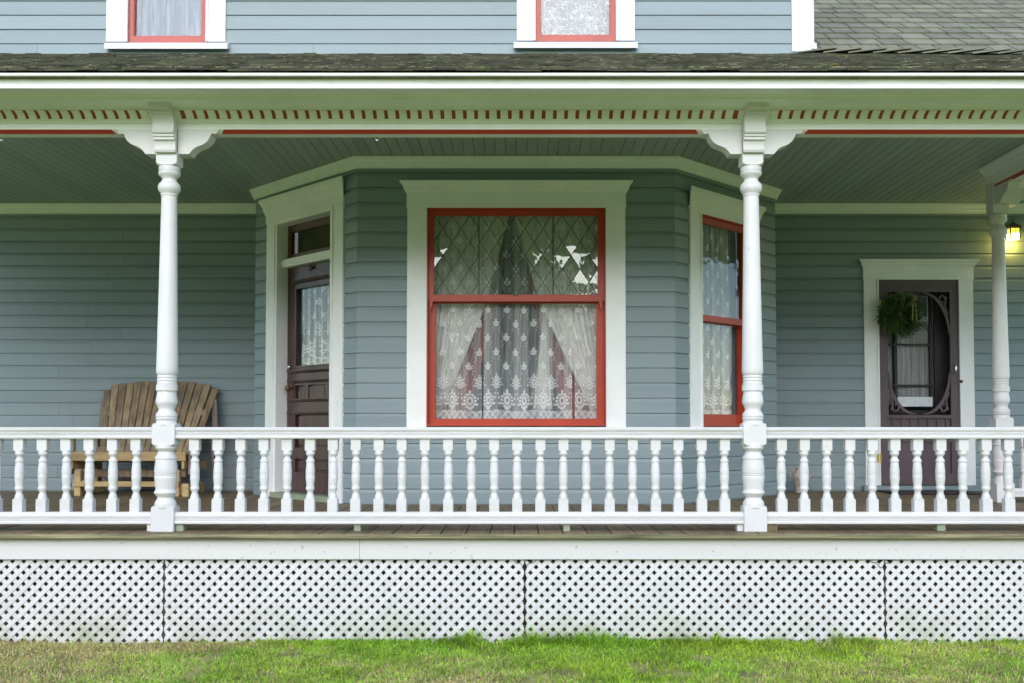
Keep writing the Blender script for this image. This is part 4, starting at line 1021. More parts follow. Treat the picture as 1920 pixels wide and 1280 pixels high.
# ================================================================== RAILINGS
BP = [(844.2, 7.6), (845.4, 8.4), (850, 8.5), (852, 7.6), (853.5, 6.0), (855.8, 5.3), (858, 5.9), (861, 7.8), (863, 8.4), (864.3, 8.2), (865, 7.0), (866, 7.2), (873, 7.9), (881, 8.7), (885.6, 8.7), (886.2, 8.0), (887.5, 8.7), (889, 8.7), (889.6, 8.0), (891.2, 8.7), (893, 8.8), (900, 8.3), (908, 7.3), (911, 7.4), (913, 8.3), (915, 8.5), (917, 7.6), (921.5, 5.3), (924, 5.8), (928, 7.4), (931.5, 8.0), (934, 8.2)]
def make_baluster(parent):
    mb = MB(); turned(mb, BP, 14)
    hw = 9.5*K*.985
    sq_block(mb, pz_(844.8), pz_(820.5), hw, hw*.82, True, False, .006)
    sq_block(mb, pz_(960.5), pz_(933), hw, hw*.82, False, True, .006)
    return mb.build('baluster', M['rail'], parent, origin=(0, 0, pz_(890)), smooth=38)
zt0, zt1 = Zp(821.4, -.045), Zp(799.8, -.045)
zl0, zl1 = Zp(982, -.045), Zp(959.3, -.03)
def rail_prof(z0, z1, top=True):
    h = z1-z0; y = -.045
    pr = [(y+.012, z0), (y+.002, z0+.002), (y, z0+.010), (y+.001, z0+.16*h+.006)]
    for k in (.32, .44, .56):
        zz = z0+k*h; pr += [(y+.003, zz-.004), (y+.0075, zz-.001), (y+.0075, zz+.001), (y+.003, zz+.004)]
    pr += [(y+.002, z0+.68*h), (y-.003, z0+.72*h), (y-.004, z0+.90*h), (y+.004, z1)] if top else [(y+.002, z0+.66*h), (y+.002, z0+.72*h), (y+.018, z1)]
    back = [(-p[0], p[1]) for p in pr][::-1]
    return pr + back
def railing(x0, x1, yc, cxs, label, blocks=()):
    t = thing('porch_railing', ((x0+x1)/2, yc, DECK), label, 'railing', 'white baluster railings around the porch')
    for nm, a, b, tp in (('top_rail', zt0, zt1, True), ('bottom_rail', zl0, zl1, False)):
        pr = rail_prof(a, b, tp)
        MB().ext([(x0, yc+y, z) for y, z in pr], [(x1, yc+y, z) for y, z in pr]).build(nm, M['rail'], t)
    global BAL
    for i, cx in enumerate(cxs):
        cx += random.uniform(-.0015, .0015)
        if BAL is None:
            b = make_baluster(t); BAL = b; b.location = Vector((cx, yc, pz_(890))) - ORG[t.name]; ORG[b.name] = Vector((cx, yc, pz_(890)))
        else:
            b = inst(BAL, 'baluster', (cx, yc, pz_(890)), t)
        b.rotation_euler = (random.uniform(-.003, .003), random.uniform(-.005, .005), random.uniform(-.03, .03))
    for bx, w_, mt in blocks:
        MB().cbox(bx-w_/2, bx+w_/2, yc-.028, yc+.03, DECK+.001, zl0-.0005, .002).build('rail_support', M[mt], t)
    return t
BAL = None
xf = lambda px: Xp(px, 0, 1.1)
sp1 = [xf(366 + (1358-366)/23*i) for i in range(24)]
railing(-2.24+PW-.002, 1.459-PW+.002, 0, sp1, 'middle railing below the broad bay window, between the two front posts', [(xf(672), .04, 'block'), (xf(1062), .04, 'block'), (-2.24+PW+.028, .045, 'block'), (1.459-PW-.02, .035, 'rail')])
sp0 = [xf(256 - 43.7*i) for i in range(24) if xf(256-43.7*i) > -5.6]
railing(-5.7, -2.24-PW+.002, 0, sp0, 'left railing in front of the wooden glider', [(-2.24-PW-.018, .03, 'rail')])
sp2 = [xf(1465 + 42.5*i) for i in range(28) if xf(1465+42.5*i) < 5.3]
railing(1.459+PW-.002, 5.4, 0, sp2, 'right railing in front of the screen door', [(xf(1760), .05, 'block'), (1.459+PW+.04, .06, 'deck')])
sp3 = [PX3+.19+.1437*i for i in range(18)]
railing(PX3+PW*PS3-.002, 6.4, PY3, sp3, 'short farther railing running off right from the third post')

# ================================================================== LATTICE PANELS
aP = 2.228/32; hD = .0160; LZ0, LZ1 = -.012, Zp(1047, -.08); zrow = Zp(1062, -.085)
def clip_half(poly, f):
    out = []
    for i in range(len(poly)):
        a, b = poly[i], poly[(i+1) % len(poly)]; fa, fb = f(a), f(b)
        if fa >= 0: out.append(a)
        if (fa >= 0) != (fb >= 0):
            t = fa/(fa-fb); out.append((a[0]+(b[0]-a[0])*t, a[1]+(b[1]-a[1])*t))
    return out
def lattice(xs_, xe, label):
    t = thing('lattice_panel', ((xs_+xe)/2, -.075, 0), label, 'lattice', 'white lattice skirt panels under the porch')
    g = .004; x0, x1 = xs_+g, xe-g
    for sgn, (v0, v1) in ((1, (-.088, -.0845)), (-1, (-.0843, -.0808))):
        n0 = int(math.floor((xs_-1.2 - xs_)/aP)); n1 = int(math.ceil((xe - xs_ + 1.2)/aP))
        for k in range(n0, n1):
            lo_, hi_ = xs_ + k*aP + hD, xs_ + (k+1)*aP - hD
            # band lo < (x - sgn*(z-zrow)) < hi ; clipped to the panel
            z0, z1 = LZ0, LZ1
            poly = [(lo_+sgn*(z0-zrow), z0), (hi_+sgn*(z0-zrow), z0), (hi_+sgn*(z1-zrow), z1), (lo_+sgn*(z1-zrow), z1)]
            poly = clip_half(poly, lambda p: p[0]-x0); poly = clip_half(poly, lambda p: x1-p[0]) if len(poly) > 2 else []
            # shorten the free ends at the two upright edges so that they read as rounded lobes
            out = []; nP = len(poly)
            for i in range(nP):
                p, q, r_ = Vector(poly[i]), Vector(poly[i-1]), Vector(poly[(i+1) % nP])
                if min(abs(p.x-x0), abs(p.x-x1)) < 1e-4 and min((q-p).length, (r_-p).length) > .02:
                    out.append(tuple(p+(q-p).normalized()*.0125)); out.append(tuple(p+(r_-p).normalized()*.0125))
                else: out.append(poly[i])
            poly = out
            if len(poly) > 2 and area(poly) > 3e-4:
                b = MB().ext([(x, v0, z) for x, z in poly], [(x, v1, z) for x, z in poly])
                b.build('lath', M['lattice'], t)
    return t
seams = [-2.212-2.228, -2.212, .021-.001, 2.247, 4.475]
lattice(seams[0], seams[1], 'leftmost white lattice skirt panel under the left railing')
lattice(seams[1], seams[2], 'white lattice skirt panel between the left seam and the middle cable seam')
lattice(seams[2], seams[3], 'white lattice skirt panel right of the middle cable seam')
lattice(seams[3], seams[4], 'rightmost white lattice skirt panel beyond the last cable seam')
# wire mesh stapled behind
wm = MB(); r_ = .0008
def wire(a, b): 
    a, b = Vector(a), Vector(b); wm.ext([a+Vector((-r_, -r_, -r_)), a+Vector((r_, -r_, r_)), a+Vector((0, r_, 0))], [b+Vector((-r_, -r_, -r_)), b+Vector((r_, -r_, r_)), b+Vector((0, r_, 0))])
x = -4.4
while x < 4.4: wire((x, -.062, 0), (x, -.062, .5)); x += .0232
z = .01
while z < .5: wire((-4.4, -.0595, z), (4.4, -.0595, z)); z += .0232
o = wm.build('wire_mesh', M['wire'], None); tag(o, 'fine dark wire mesh fixed behind the white lattice skirt', 'wire mesh')
# loose cables looping at the seams
for k_, (px, py_) in enumerate(((984, 1048), (1653, 1046), (312, 1048))):
    x0 = Xp(px, -.1, .5); rad = .08 if k_ < 2 else .045
    pts = [(x0 - rad + 2*rad*i/16, -.093, LZ1+.006 - .045*math.sin(math.pi*i/16)*(1+.3*math.sin(i))) for i in range(17)]
    c = MB().tube(pts, .0016, 5).build('cable', M['black'], None)
    tag(c, ['thin black cable looping over the middle lattice seam', 'thin black cable looping over the right lattice seam', 'thin short cable over the left lattice seam below the post'][k_], 'cable', 'cables looping out above the lattice seams')

# ================================================================== GLIDER BENCH
gx, gy = -3.655, 3.22
gl = thing('glider_bench', (gx, gy, DECK), 'weathered wooden two seat glider bench with fan of back slats behind the left post', 'bench', rz=R(-3), local=True)
def plank(a, b, w_, t_, up, name, mat, parent=gl, taper=1.0, w2=None, round_top=False):
    a, b = Vector(a), Vector(b); d = (b-a).normalized(); up = Vector(up); n = d.cross(up).normalized(); wv = n
    tv = n.cross(d).normalized()
    def loop(p, w_): return [p+wv*w_/2-tv*t_/2, p+wv*w_/2+tv*t_/2, p-wv*w_/2+tv*t_/2, p-wv*w_/2-tv*t_/2]
    w2 = w_ if w2 is None else w2
    mb = MB().ext(loop(a, w_), loop(b, w2))
    o = mb.build(name, M[mat], parent)
    bv = o.modifiers.new('b', 'BEVEL'); bv.width = .004; bv.segments = 1
    return o
ns = 15
for i in range(ns):
    f = i/(ns-1)*2-1
    bx, tx = f*.43, f*.555
    h = 1.055 + .05*(1-abs(f)**2.4) - (.0 if i % 3 else .008)
    if abs(f) > .95: h -= .03
    plank((bx, .05, .30), (tx, .40, h), .050, .018, (0, -1, .3), 'back_slat', 'chair', w2=.074)
for z_, y_ in ((.42, .115), (.78, .275)):
    plank((-.52, y_, z_), (.52, y_, z_), .06, .022, (0, -1, .3), 'back_rail', 'chair')
for i in range(7):
    yy = -.30 + i*.062; zz_ = .405 - .012*i + (.0 if i else -.012)
    plank((-.56, yy, zz_), (.56, yy, zz_), .056, .02, (0, 0, 1), 'seat_slat', 'chair2' if i < 3 else 'chair')
plank((-.56, -.335, .372), (.56, -.335, .372), .085, .02, (0, -1, 0), 'seat_apron', 'chair2')
for sx in (-1, 1):
    plank((sx*.60, -.30, .605), (sx*.60, .36, .60), .12, .022, (0, 0, 1), 'armrest', 'chair')
    plank((sx*.575, -.24, .20), (sx*.575, -.24, .59), .09, .03, (1, 0, 0), 'arm_post', 'chair2' if sx < 0 else 'chairgrey')
    plank((sx*.60, .34, .0), (sx*.58, .28, .60), .10, .028, (1, 0, 0), 'rear_leg', 'chairgrey' if sx > 0 else 'chair')
    plank((sx*.585, .33, .58), (sx*.565, .345, .92), .055, .02, (0, -1, .2), 'rear_arm_stay', 'chairgrey')
    plank((sx*.53, -.33, .30), (sx*.53, .22, .27), .09, .025, (1, 0, 0), 'seat_side', 'chair2')
    plank((sx*.50, -.30, .06), (sx*.50, .25, .05), .10, .03, (1, 0, 0), 'base_rail', 'chair2')
    plank((sx*.47, -.315, .0), (sx*.47, -.315, .245), .06, .045, (0, -1, 0), 'base_leg', 'chair2')
    plank((sx*.565, -.33, .0), (sx*.565, -.33, .12 if sx > 0 else .36), .06, .045, (0, -1, 0), 'front_leg', 'chair2')
    plank((sx*.43, -.25, .15), (sx*.43, -.25, .25), .07, .05, (0, -1, 0), 'glide_block', 'chair')
plank((-.50, -.345, .115), (.50, -.345, .115), .05, .022, (0, -1, 0), 'base_stretcher', 'chair2')
plank((-.50, .20, .10), (.50, .20, .10), .09, .022, (0, -1, 0), 'base_stretcher', 'chairgrey')
plank((-.45, -.05, .20), (.45, -.05, .20), .07, .022, (0, -1, 0), 'glide_stretcher', 'chair')

# ================================================================== WREATH
wx, wz = WB.uz(1687, 590, .09); wc = WB.pt(wx, .075, wz)
WS = 1.08
wr = thing('wreath', wc, 'bushy green fir wreath with a gold ribbon hanging on the screen door', 'wreath')
def sprigs(n, mat, name, lo_, hi_, bright=False):
    mb = MB()
    for i in range(n):
        a = random.uniform(0, 2*math.pi); rr = random.uniform(.025, .165)
        base = Vector((math.cos(a)*rr, random.uniform(-.05, .03)*(1 if rr < .14 else .6), math.sin(a)*rr))
        out = Vector((math.cos(a+random.uniform(.2, 1.2)), random.uniform(-.9, .1), math.sin(a+random.uniform(.2, 1.2)) - .25)).normalized()
        L_ = random.uniform(lo_, hi_)
        side = out.orthogonal().normalized()
        m_ = 9
        for k in range(m_):
            f = (k+1)/m_; q = wc+base+out*(L_*f)
            for sg in (-1, 1):
                rot = Matrix.Rotation(random.uniform(0, 2*math.pi), 3, out); dd = (rot @ side)*.019*(1.2-f*.6)+out*.014
                wv = out.cross(dd).normalized()*.0030
                p = q+dd
                b = len(mb.v); mb.v += [tuple(q-wv), tuple(q+wv), tuple(p)]; mb.f.append((b, b+1, b+2))
    me = bpy.data.meshes.new(name); me.from_pydata([tuple(Vector(v)-wc) for v in mb.v], [], mb.f); me.materials.append(mat)
    o = bpy.data.objects.new(name, me); COL.objects.link(o); o.parent = wr; ORG[o.name] = wc; return o
sprigs(900, M['needle'], 'fir_foliage', .05, .10)
sprigs(190, M['needle2'], 'fir_tips', .05, .09)
MB().tube([wc+Vector((math.cos(t)*.105, .02, math.sin(t)*.105)) for t in [i*2*math.pi/20 for i in range(21)]], .028, 8).build('wreath_core', M['needle'], wr)
rb = MB()
for i in range(9):
    a = R(40 + i*22 + random.uniform(-8, 8)); q = wc+Vector((.105, -.075, .10)); l = random.uniform(.06, .11)
    e = q+Vector((math.cos(a)*l*.6, -.02, math.sin(a)*l*.8)); mid = (q+e)/2+Vector((.0, -.03, .01)); wv = Vector((math.sin(a), 0, -math.cos(a)))*.005
    rb.add([q-wv*.5, q+wv*.5, mid+wv, mid-wv, e+wv*.3, e-wv*.3], [(0, 1, 2, 3), (3, 2, 4, 5)])
for k in (-.01, .012):
    q = wc+Vector((.11+k, -.08, .10)); e = q+Vector((k*.8, .0, -.17)); rb.add([q-Vector((.006, 0, 0)), q+Vector((.006, 0, 0)), e+Vector((.006, 0, 0)), e-Vector((.006, 0, 0))], [(0, 1, 2, 3)])
rb.build('ribbon', M['ribbon'], wr)
wr.scale = (WS, WS, WS)
hx = WB.u(1685.5, 540, .03); MB().box(hx-.006, hx+.006, YW-.032, YW-.028, wz+.12, WB.z(1685, 530, .03)).build('hanger', M['chrome'], wr)

# ================================================================== LANTERN
lx, lz = WB.uz(1899, 440, .10); lc = WB.pt(lx, .10, lz)
ln = thing('wall_lantern', lc, 'lit black wall lantern glowing yellow beside the farther post', 'lantern')
hw = .046; z0, z1 = lz-.055, lz+.055
mb = MB()
for sx in (-1, 1):
    for sy in (-1, 1): mb.box(lc.x+sx*hw-.005, lc.x+sx*hw+.005, lc.y+sy*hw-.005, lc.y+sy*hw+.005, z0, z1)
    mb.box(lc.x-.003, lc.x+.003, lc.y+sx*(hw+.001)-.003, lc.y+sx*(hw+.001)+.003, z0, z1)
mb.box(lc.x-hw-.007, lc.x+hw+.007, lc.y-hw-.007, lc.y+hw+.007, z1, z1+.008)
mb.box(lc.x-hw-.004, lc.x+hw+.004, lc.y-hw-.004, lc.y+hw+.004, lz+.005, lz+.010)
mb.box(lc.x-.016, lc.x+.016, lc.y+hw, YW, lz+.03, lz+.05)
mb.build('lantern_frame', M['black'], ln)
rt = Vector((lc.x, lc.y, z1+.072)); e = hw+.028
MB().add([(lc.x-e, lc.y-e, z1+.008), (lc.x+e, lc.y-e, z1+.008), (lc.x+e, lc.y+e, z1+.008), (lc.x-e, lc.y+e, z1+.008), tuple(rt)], [(0, 1, 4), (1, 2, 4), (2, 3, 4), (3, 0, 4), (3, 2, 1, 0)]).build('lantern_roof', M['black'], ln)
MB().tube([rt+Vector((.016*math.sin(t), 0, .012-.016*math.cos(t))) for t in [i*.45 for i in range(15)]], .003, 6).build('lantern_ring', M['black'], ln)
MB().box(lc.x-hw+.005, lc.x+hw-.005, lc.y-hw+.001, lc.y+hw-.001, lz+.010, z1-.001).build('lantern_upper_glass', M['lamp_glass'], ln)
MB().box(lc.x-hw+.005, lc.x+hw-.005, lc.y-hw+.001, lc.y+hw-.001, z0+.001, lz+.005).build('lantern_lower_glass', M['lamp_hot'], ln)
pl_ = bpy.data.lights.new('lantern_bulb', 'POINT'); pl_.energy = 1.2; pl_.color = (1, .72, .12); pl_.shadow_soft_size = .03
po = bpy.data.objects.new('lantern_bulb', pl_); COL.objects.link(po); po.parent = ln; po.location = (0, -.0, -.085)
MB().wbox(WB, lx-.04, lx+.04, .02, .03, lz-.02, lz+.10).build('back_plate', M['black'], ln)

# ================================================================== JUG, MAT, LEAVES
jx = Xp(1501, 3.35, .9); jz = DECK
jg = thing('milk_jug', (jx, 3.35, jz), 'rusty flaking white metal jug with two handles standing by the back wall', 'jug')
H = Zp(868, 3.35)-DECK
mb = MB(); prof = [(0, .050), (.01, .056), (.30, .060), (.48, .074), (.58, .082), (.66, .074), (.74, .050), (.80, .044), (.84, .058), (.86, .056), (.88, .03), (.92, .012), (.95, .018), (.985, .014), (1, .003)]
mb.lathe([(jz+.001+z*H, r) for z, r in prof], jx, 3.35, 18); mb.build('body', M['jug'], jg, smooth=45)
for sx in (-1, 1):
    MB().tube([(jx+sx*.072, 3.35, jz+H*.50), (jx+sx*.102, 3.35, jz+H*.58), (jx+sx*.104, 3.35, jz+H*.72), (jx+sx*.08, 3.35, jz+H*.80), (jx+sx*.05, 3.35, jz+H*.79)], .008, 7).build('handle', M['jug'], jg, smooth=60)
mt = MB(); mx0, mx1 = Xp(1655, 3.4, .7), Xp(1812, 3.4, .7)
mt.cbox(mx0, mx1, 3.10, 3.55, DECK+.003, DECK+.016, .004)
o = mt.build('doormat', M['mat'], None); tag(o, 'dark rubber doormat on the planks below the screen door', 'doormat')
def leaf(p, s_, a, label, flat=True):
    mb = MB(); pts = [(0, -1), (.45, -.5), (.6, .1), (.35, .6), (0, 1.1), (-.35, .6), (-.6, .1), (-.45, -.5)]
    ca, sa = math.cos(a), math.sin(a)
    V = [(p[0]+(x*ca-y*sa)*s_, p[1]+(x*sa+y*ca)*s_*.9, p[2]+s_*.35*abs(x)+.002) for x, y in pts]
    mb.ext([(x, y, z) for x, y, z in V], [(x, y, z+.001) for x, y, z in V])
    o = mb.build('fallen_leaf', M['leaf'], None); tag(o, label, 'leaf', 'yellow fallen leaves')
x_, z_ = at(1640, 1196, -.13); leaf((x_, -.14, .035), .028, .4, 'yellow fallen leaf lying on the grass against the right lattice seam')
x_, z_ = at(1463, 1206, -.16); leaf((x_, -.17, .018), .014, 1.2, 'small yellow fallen leaf on the grass left of the right lattice seam')
yl = -.40; sL = (yl-y0r)/ry; zL = z0r+rz_*sL+.035; leaf((Xp(1565, yl, zL), yl, zL), .022, 1.3, 'yellow fallen leaf lying on the mossy porch roof edge')

# ================================================================== TREES ACROSS THE LAWN (the windows mirror them)
M['bark'] = paint('tree_bark', (.10, .075, .055), .9, (3, 3, .5), .3, bump=1, bscale=12)
M['foliage'] = paint('tree_foliage', (.045, .07, .02), .7, (1, 1, 1), .5, rand=.1)
def tree(h, r, seed, x, y, label):
    rn = random.Random(seed)
    t = thing('broadleaf_tree', (x, y, 0), label, 'tree', 'trees across the lawn mirrored in the windows')
    o_ = Vector((x, y, 0)); mb = MB()
    mb.tube([o_, o_+Vector((.1, 0, h*.25)), o_+Vector((-.1, .1, h*.5)), o_+Vector((0, 0, h*.8))], [r*.12, r*.09, r*.06, r*.02], 8)
    for i in range(7):
        a = i*2.4; z = h*(.28+.07*i); mb.tube([o_+Vector((0, 0, z)), o_+Vector((math.cos(a)*r*.4, math.sin(a)*r*.4, z+h*.1)), o_+Vector((math.cos(a)*r*.75, math.sin(a)*r*.75, z+h*.16))], [r*.04, r*.025, r*.01], 6)
    mb.build('trunk', M['bark'], t)
    cl = [(rn.uniform(-1, 1), rn.uniform(-1, 1), rn.uniform(-1, 1), rn.uniform(.28, .5)) for _ in range(26)]
    V, Fc = [], []
    for cx, cy, cz, cr_ in cl:
        q = math.sqrt(cx*cx+cy*cy+cz*cz)
        if q > 1: cx, cy, cz = cx/q*.85, cy/q*.85, cz/q*.85
        for k in range(260):
            d = Vector((rn.gauss(0, 1), rn.gauss(0, 1), rn.gauss(0, 1))).normalized()*cr_*rn.uniform(.7, 1.05)
            p = Vector(((cx+d.x)*r, (cy+d.y)*r, h*.56+(cz+d.z)*h*.40))
            if p.z < .6: continue
            n = Vector((rn.gauss(0, 1), rn.gauss(0, 1), rn.gauss(0, 1))).normalized(); u = n.orthogonal().normalized()*rn.uniform(.22, .42); v = n.cross(u)
            b = len(V); V += [p-u, p+v*.6, p+u, p-v*.6]; Fc.append((b, b+1, b+2, b+3))
    me = bpy.data.meshes.new('crown'); me.from_pydata([tuple(p) for p in V], [], Fc); me.materials.append(M['foliage'])
    c = bpy.data.objects.new('crown', me); COL.objects.link(c); c.parent = t; ORG[c.name] = o_
    return t
tree(10.5, 5.5, 1, -22, -37, 'broad leafy tree far left across the lawn, seen only as a reflection')
tree(10, 5, 2, -12.5, -35, 'rounded leafy tree left across the lawn, seen only as a reflection')
tree(11.5, 5.4, 3, -2.9, -37, 'tall leafy tree mirrored in the left and middle of the bay window')
tree(6.9, 3.2, 8, 2.7, -36, 'low bushy tree under the bright sky gap in the window reflection')
tree(11.5, 5.2, 4, 9.0, -36, 'leafy tree right of the bright sky gap in the window reflection')
tree(10.5, 5.5, 5, 18.5, -38, 'tall leafy tree farther right across the lawn, seen only as a reflection')
tree(10, 5, 6, 28, -36, 'lower leafy tree far right across the lawn, seen only as a reflection')
tree(10, 5, 7, -31, -35, 'lower leafy tree at the far left end of the mirrored row')

hd_ = Vector((0, -39.5, 0)); rn = random.Random(11); V, Fc = [], []
ht = thing('sky_blocker_hedge', hd_, 'added unseen bank of leaves behind the trees, blocking low sky from the windows', 'sky_blocker_hedge')  # leaf bank added out of view to stop bright sky specks in the panes
for k in range(36000):
    p = Vector((rn.uniform(-38, 38), rn.uniform(-.9, .9), 0)); p.z = rn.uniform(.1, 5.0+.5*math.sin(p.x*.7)+.4*math.sin(p.x*2.1))
    n = Vector((rn.gauss(0, 1), rn.gauss(0, 1), rn.gauss(0, 1))).normalized(); u = n.orthogonal().normalized()*rn.uniform(.2, .4); v = n.cross(u)
    b = len(V); V += [p-u, p+v*.6, p+u, p-v*.6]; Fc.append((b, b+1, b+2, b+3))
me = bpy.data.meshes.new('foliage'); me.from_pydata([tuple(p) for p in V], [], Fc); me.materials.append(M['foliage'])
c = bpy.data.objects.new('foliage', me); COL.objects.link(c); c.parent = ht

# litter on the lawn
lit = MB()
for i in range(260):
    x, y = random.uniform(-4.2, 4.2), -.11-random.random()**1.5*1.5; a = random.uniform(0, 6.28); sz_ = random.uniform(.006, .016); z = gz(x, y)+random.uniform(.012, .026)
    u = Vector((math.cos(a), math.sin(a), random.uniform(-.4, .4)))*sz_; v = Vector((-math.sin(a), math.cos(a), random.uniform(-.3, .6)))*sz_*.6; q = Vector((x, y, z))
    lit.add([q-u, q-v, q+u, q+v], [(0, 1, 2, 3)])
o = lit.build('leaf_litter', paint('brown_leaf_bits', (.26, .17, .08), .8, var=.5), None); tag(o, 'scattered brown leaf bits lying in the lawn', 'leaf litter', kind='stuff')

# ================================================================== GRASS
def vnoise(x, y, sc, seed=0):
    x = x*sc+100+seed*17.3; y = y*sc+100+seed*7.7
    xi, yi = np.floor(x).astype(int), np.floor(y).astype(int); fx, fy = x-xi, y-yi; fx = fx*fx*(3-2*fx); fy = fy*fy*(3-2*fy)
    def h(a, b): v = np.sin(a*127.1+b*311.7+seed)*43758.5453; return v-np.floor(v)
    return (h(xi, yi)*(1-fx)+h(xi+1, yi)*fx)*(1-fy)+(h(xi, yi+1)*(1-fx)+h(xi+1, yi+1)*fx)*fy
def g2(x, y, cx, cy, sx, sy): return np.exp(-((x-cx)/sx)**2-((y-cy)/sy)**2)
NB = 190000
X = RNG.uniform(-4.6, 4.6, NB); Y = -.095 - RNG.uniform(0, 1, NB)**1.1*2.1
NT = 620; tx_ = RNG.uniform(-4.6, 4.6, NT); ty_ = np.where(RNG.uniform(0, 1, NT) < .55, -.10-RNG.uniform(0, 1, NT)**2*.12, -.1-RNG.uniform(0, 2.0, NT))
X[:NT*14] = np.repeat(tx_, 14)+RNG.normal(0, .012, NT*14); Y[:NT*14] = np.minimum(np.repeat(ty_, 14)+RNG.normal(0, .010, NT*14), -.094)
LONG = np.zeros(NB); LONG[:NT*14] = np.repeat(RNG.uniform(.2, 1.15, NT), 14)*RNG.uniform(.4, 1.1, NT*14)
nz1 = .5*vnoise(X, Y, 1.2, 1)+.3*vnoise(X, Y, 3.5, 2)+.2*vnoise(X, Y, 9, 3)
dry = .20 + .42*np.clip((-1.2-X)/1.5, 0, 1) + (nz1-.5)*1.5 + .55*g2(X, Y, -3.2, -1.0, 1.0, .8) + .95*g2(X, Y, -1.95, -.22, .42, .14) + .5*g2(X, Y, -2.9, -.25, .5, .15) - .45*g2(X, Y, .1, -.25, 1.5, .22) - .3*g2(X, Y, 1.3, -.35, .8, .25) + .35*g2(X, Y, -.5, -1.2, .9, .25) + .35*g2(X, Y, 2.0, -1.25, 1.0, .25) + .3*g2(X, Y, 2.6, -.25, .45, .16)
bare = 1.1*g2(X, Y, -2.55, -.12, .6, .05) + .9*g2(X, Y, 2.55, -.13, .35, .05) + .8*(vnoise(X, Y, 5, 6) > .8) + .5*g2(X, Y, -3.0, -.5, .8, .25)*(vnoise(X, Y, 7, 9) > .45)
tall = 1.0*g2(X, Y, .0, -.12, 1.3, .10) + .8*g2(X, Y, 1.2, -.12, .9, .09) + .25*g2(X, Y, -2.0, -.15, 1.2, .08) + .4*g2(X, Y, 3.0, -.12, .6, .08)
keep = RNG.uniform(0, 1, NB) > np.clip(bare, 0, .85)
X, Y, dry, tall, nz1, LONG = X[keep], Y[keep], dry[keep], tall[keep], nz1[keep], LONG[keep]; n = len(X)
isdry = RNG.uniform(0, 1, n) < np.clip(dry, .04, .92)
hgt = RNG.uniform(.014, .032, n)*(1+.75*tall)*(.7+.6*vnoise(X, Y, 6, 4)); hgt[isdry] *= .75
tuft = (vnoise(X, Y, 4.5, 12) > .78); hgt[tuft] *= 1.35; hgt *= 1+LONG
ang = RNG.uniform(0, 2*np.pi, n); lean = RNG.uniform(.3, 1.9, n); lean[isdry] = RNG.uniform(.7, 2.2, isdry.sum())
wd = RNG.uniform(.0014, .0030, n)
la = RNG.uniform(0, 2*np.pi, n)
fz = np.array([gz(a, b) for a, b in zip(X, Y)])
fz = fz+.004; fz = np.where(Y > -.2, np.maximum(fz, -.012), fz)
dx, dy2 = np.cos(ang), np.sin(ang); lx_, ly_ = np.cos(la)*lean*hgt, np.sin(la)*lean*hgt
ly_ = np.where(Y+ly_ > -.092, -np.abs(ly_), ly_)
Pt = np.empty((n, 5, 3))
Pt[:, 0] = np.stack([X-dx*wd, Y-dy2*wd, fz-.004], 1); Pt[:, 1] = np.stack([X+dx*wd, Y+dy2*wd, fz-.004], 1)
Pt[:, 2] = np.stack([X+dx*wd*.8+lx_*.35, Y+dy2*wd*.8+ly_*.35, fz+hgt*.6], 1); Pt[:, 3] = np.stack([X-dx*wd*.8+lx_*.35, Y-dy2*wd*.8+ly_*.35, fz+hgt*.6], 1)
Pt[:, 4] = np.stack([X+lx_, Y+ly_, fz+hgt*np.clip(1.0-.25*lean, .45, 1)], 1)
me = bpy.data.meshes.new('grass'); me.vertices.add(n*5); me.vertices.foreach_set("co", Pt.ravel())
B0 = np.arange(n)*5
tri = np.stack([B0, B0+1, B0+2, B0, B0+2, B0+3, B0+3, B0+2, B0+4], 1).reshape(-1, 3)
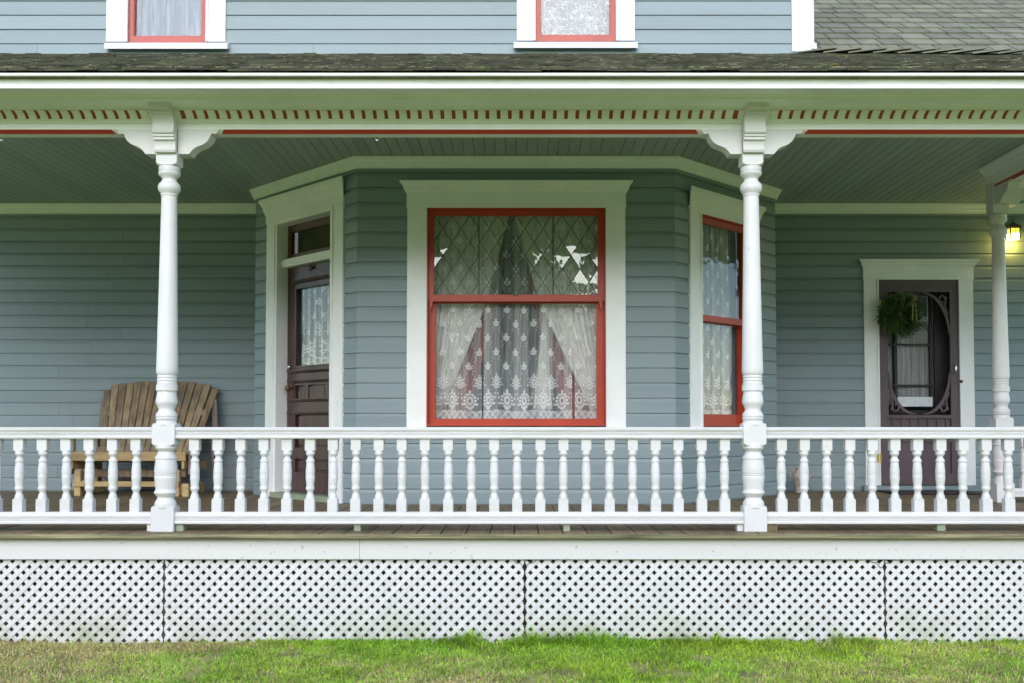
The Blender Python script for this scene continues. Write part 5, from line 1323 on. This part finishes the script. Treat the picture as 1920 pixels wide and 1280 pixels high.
me.loops.add(len(tri)*3); me.loops.foreach_set("vertex_index", tri.ravel().astype(np.int32)); me.polygons.add(len(tri))
me.polygons.foreach_set("loop_start", np.arange(0, len(tri)*3, 3, dtype=np.int32)); me.polygons.foreach_set("loop_total", np.full(len(tri), 3, dtype=np.int32)); me.update(calc_edges=True)
colr = np.empty((n, 4)); colr[:, 3] = 1
gA, gB, gC = np.array([.13, .25, .015]), np.array([.40, .64, .04]), np.array([.38, .50, .10])
f = RNG.uniform(0, 1, n)[:, None]; k2 = np.clip(dry*1.2, 0, 1)[:, None]
green = (gA*(1-f)+gB*f)*(1-k2)+(gB*(1-f)+gC*f)*k2
dA, dB = np.array([.55, .44, .16]), np.array([.80, .70, .34]); dC = np.array([.24, .16, .07])
q = RNG.uniform(0, 1, n)[:, None]; dryc = np.where(RNG.uniform(0, 1, n)[:, None] < .15, dC, dA*(1-q)+dB*q)
clump = (.62+.75*(.6*vnoise(X, Y, 7, 21)+.4*vnoise(X, Y, 19, 22)))[:, None]; warm = np.array([1.0, 1.0, 1.0])+ (vnoise(X, Y, 2.3, 31)-.5)[:, None]*np.array([.5, .08, .3])
colr[:, :3] = np.where(isdry[:, None], dryc, green*warm*1.15)*clump
ca = me.color_attributes.new("blade", 'FLOAT_COLOR', 'POINT'); ca.data.foreach_set("color", np.repeat(colr, 5, axis=0).ravel().astype(np.float32))
m, t, out = nodes('grass_blades'); a = N(t, "ShaderNodeAttribute", attribute_name="blade"); b = N(t, "ShaderNodeBsdfPrincipled", i_Roughness=.55)
tl = N(t, "ShaderNodeBsdfTranslucent"); mx = N(t, "ShaderNodeMixShader"); mx.inputs[0].default_value = .3
t.links.new(a.outputs['Color'], b.inputs['Base Color']); t.links.new(a.outputs['Color'], tl.inputs[0]); t.links.new(b.outputs[0], mx.inputs[1]); t.links.new(tl.outputs[0], mx.inputs[2]); t.links.new(mx.outputs[0], out.inputs[0])
me.materials.append(m); go = bpy.data.objects.new('grass', me); COL.objects.link(go)
tag(go, 'short lawn with green tufts and straw coloured dry patches below the lattice', 'grass', kind='stuff')
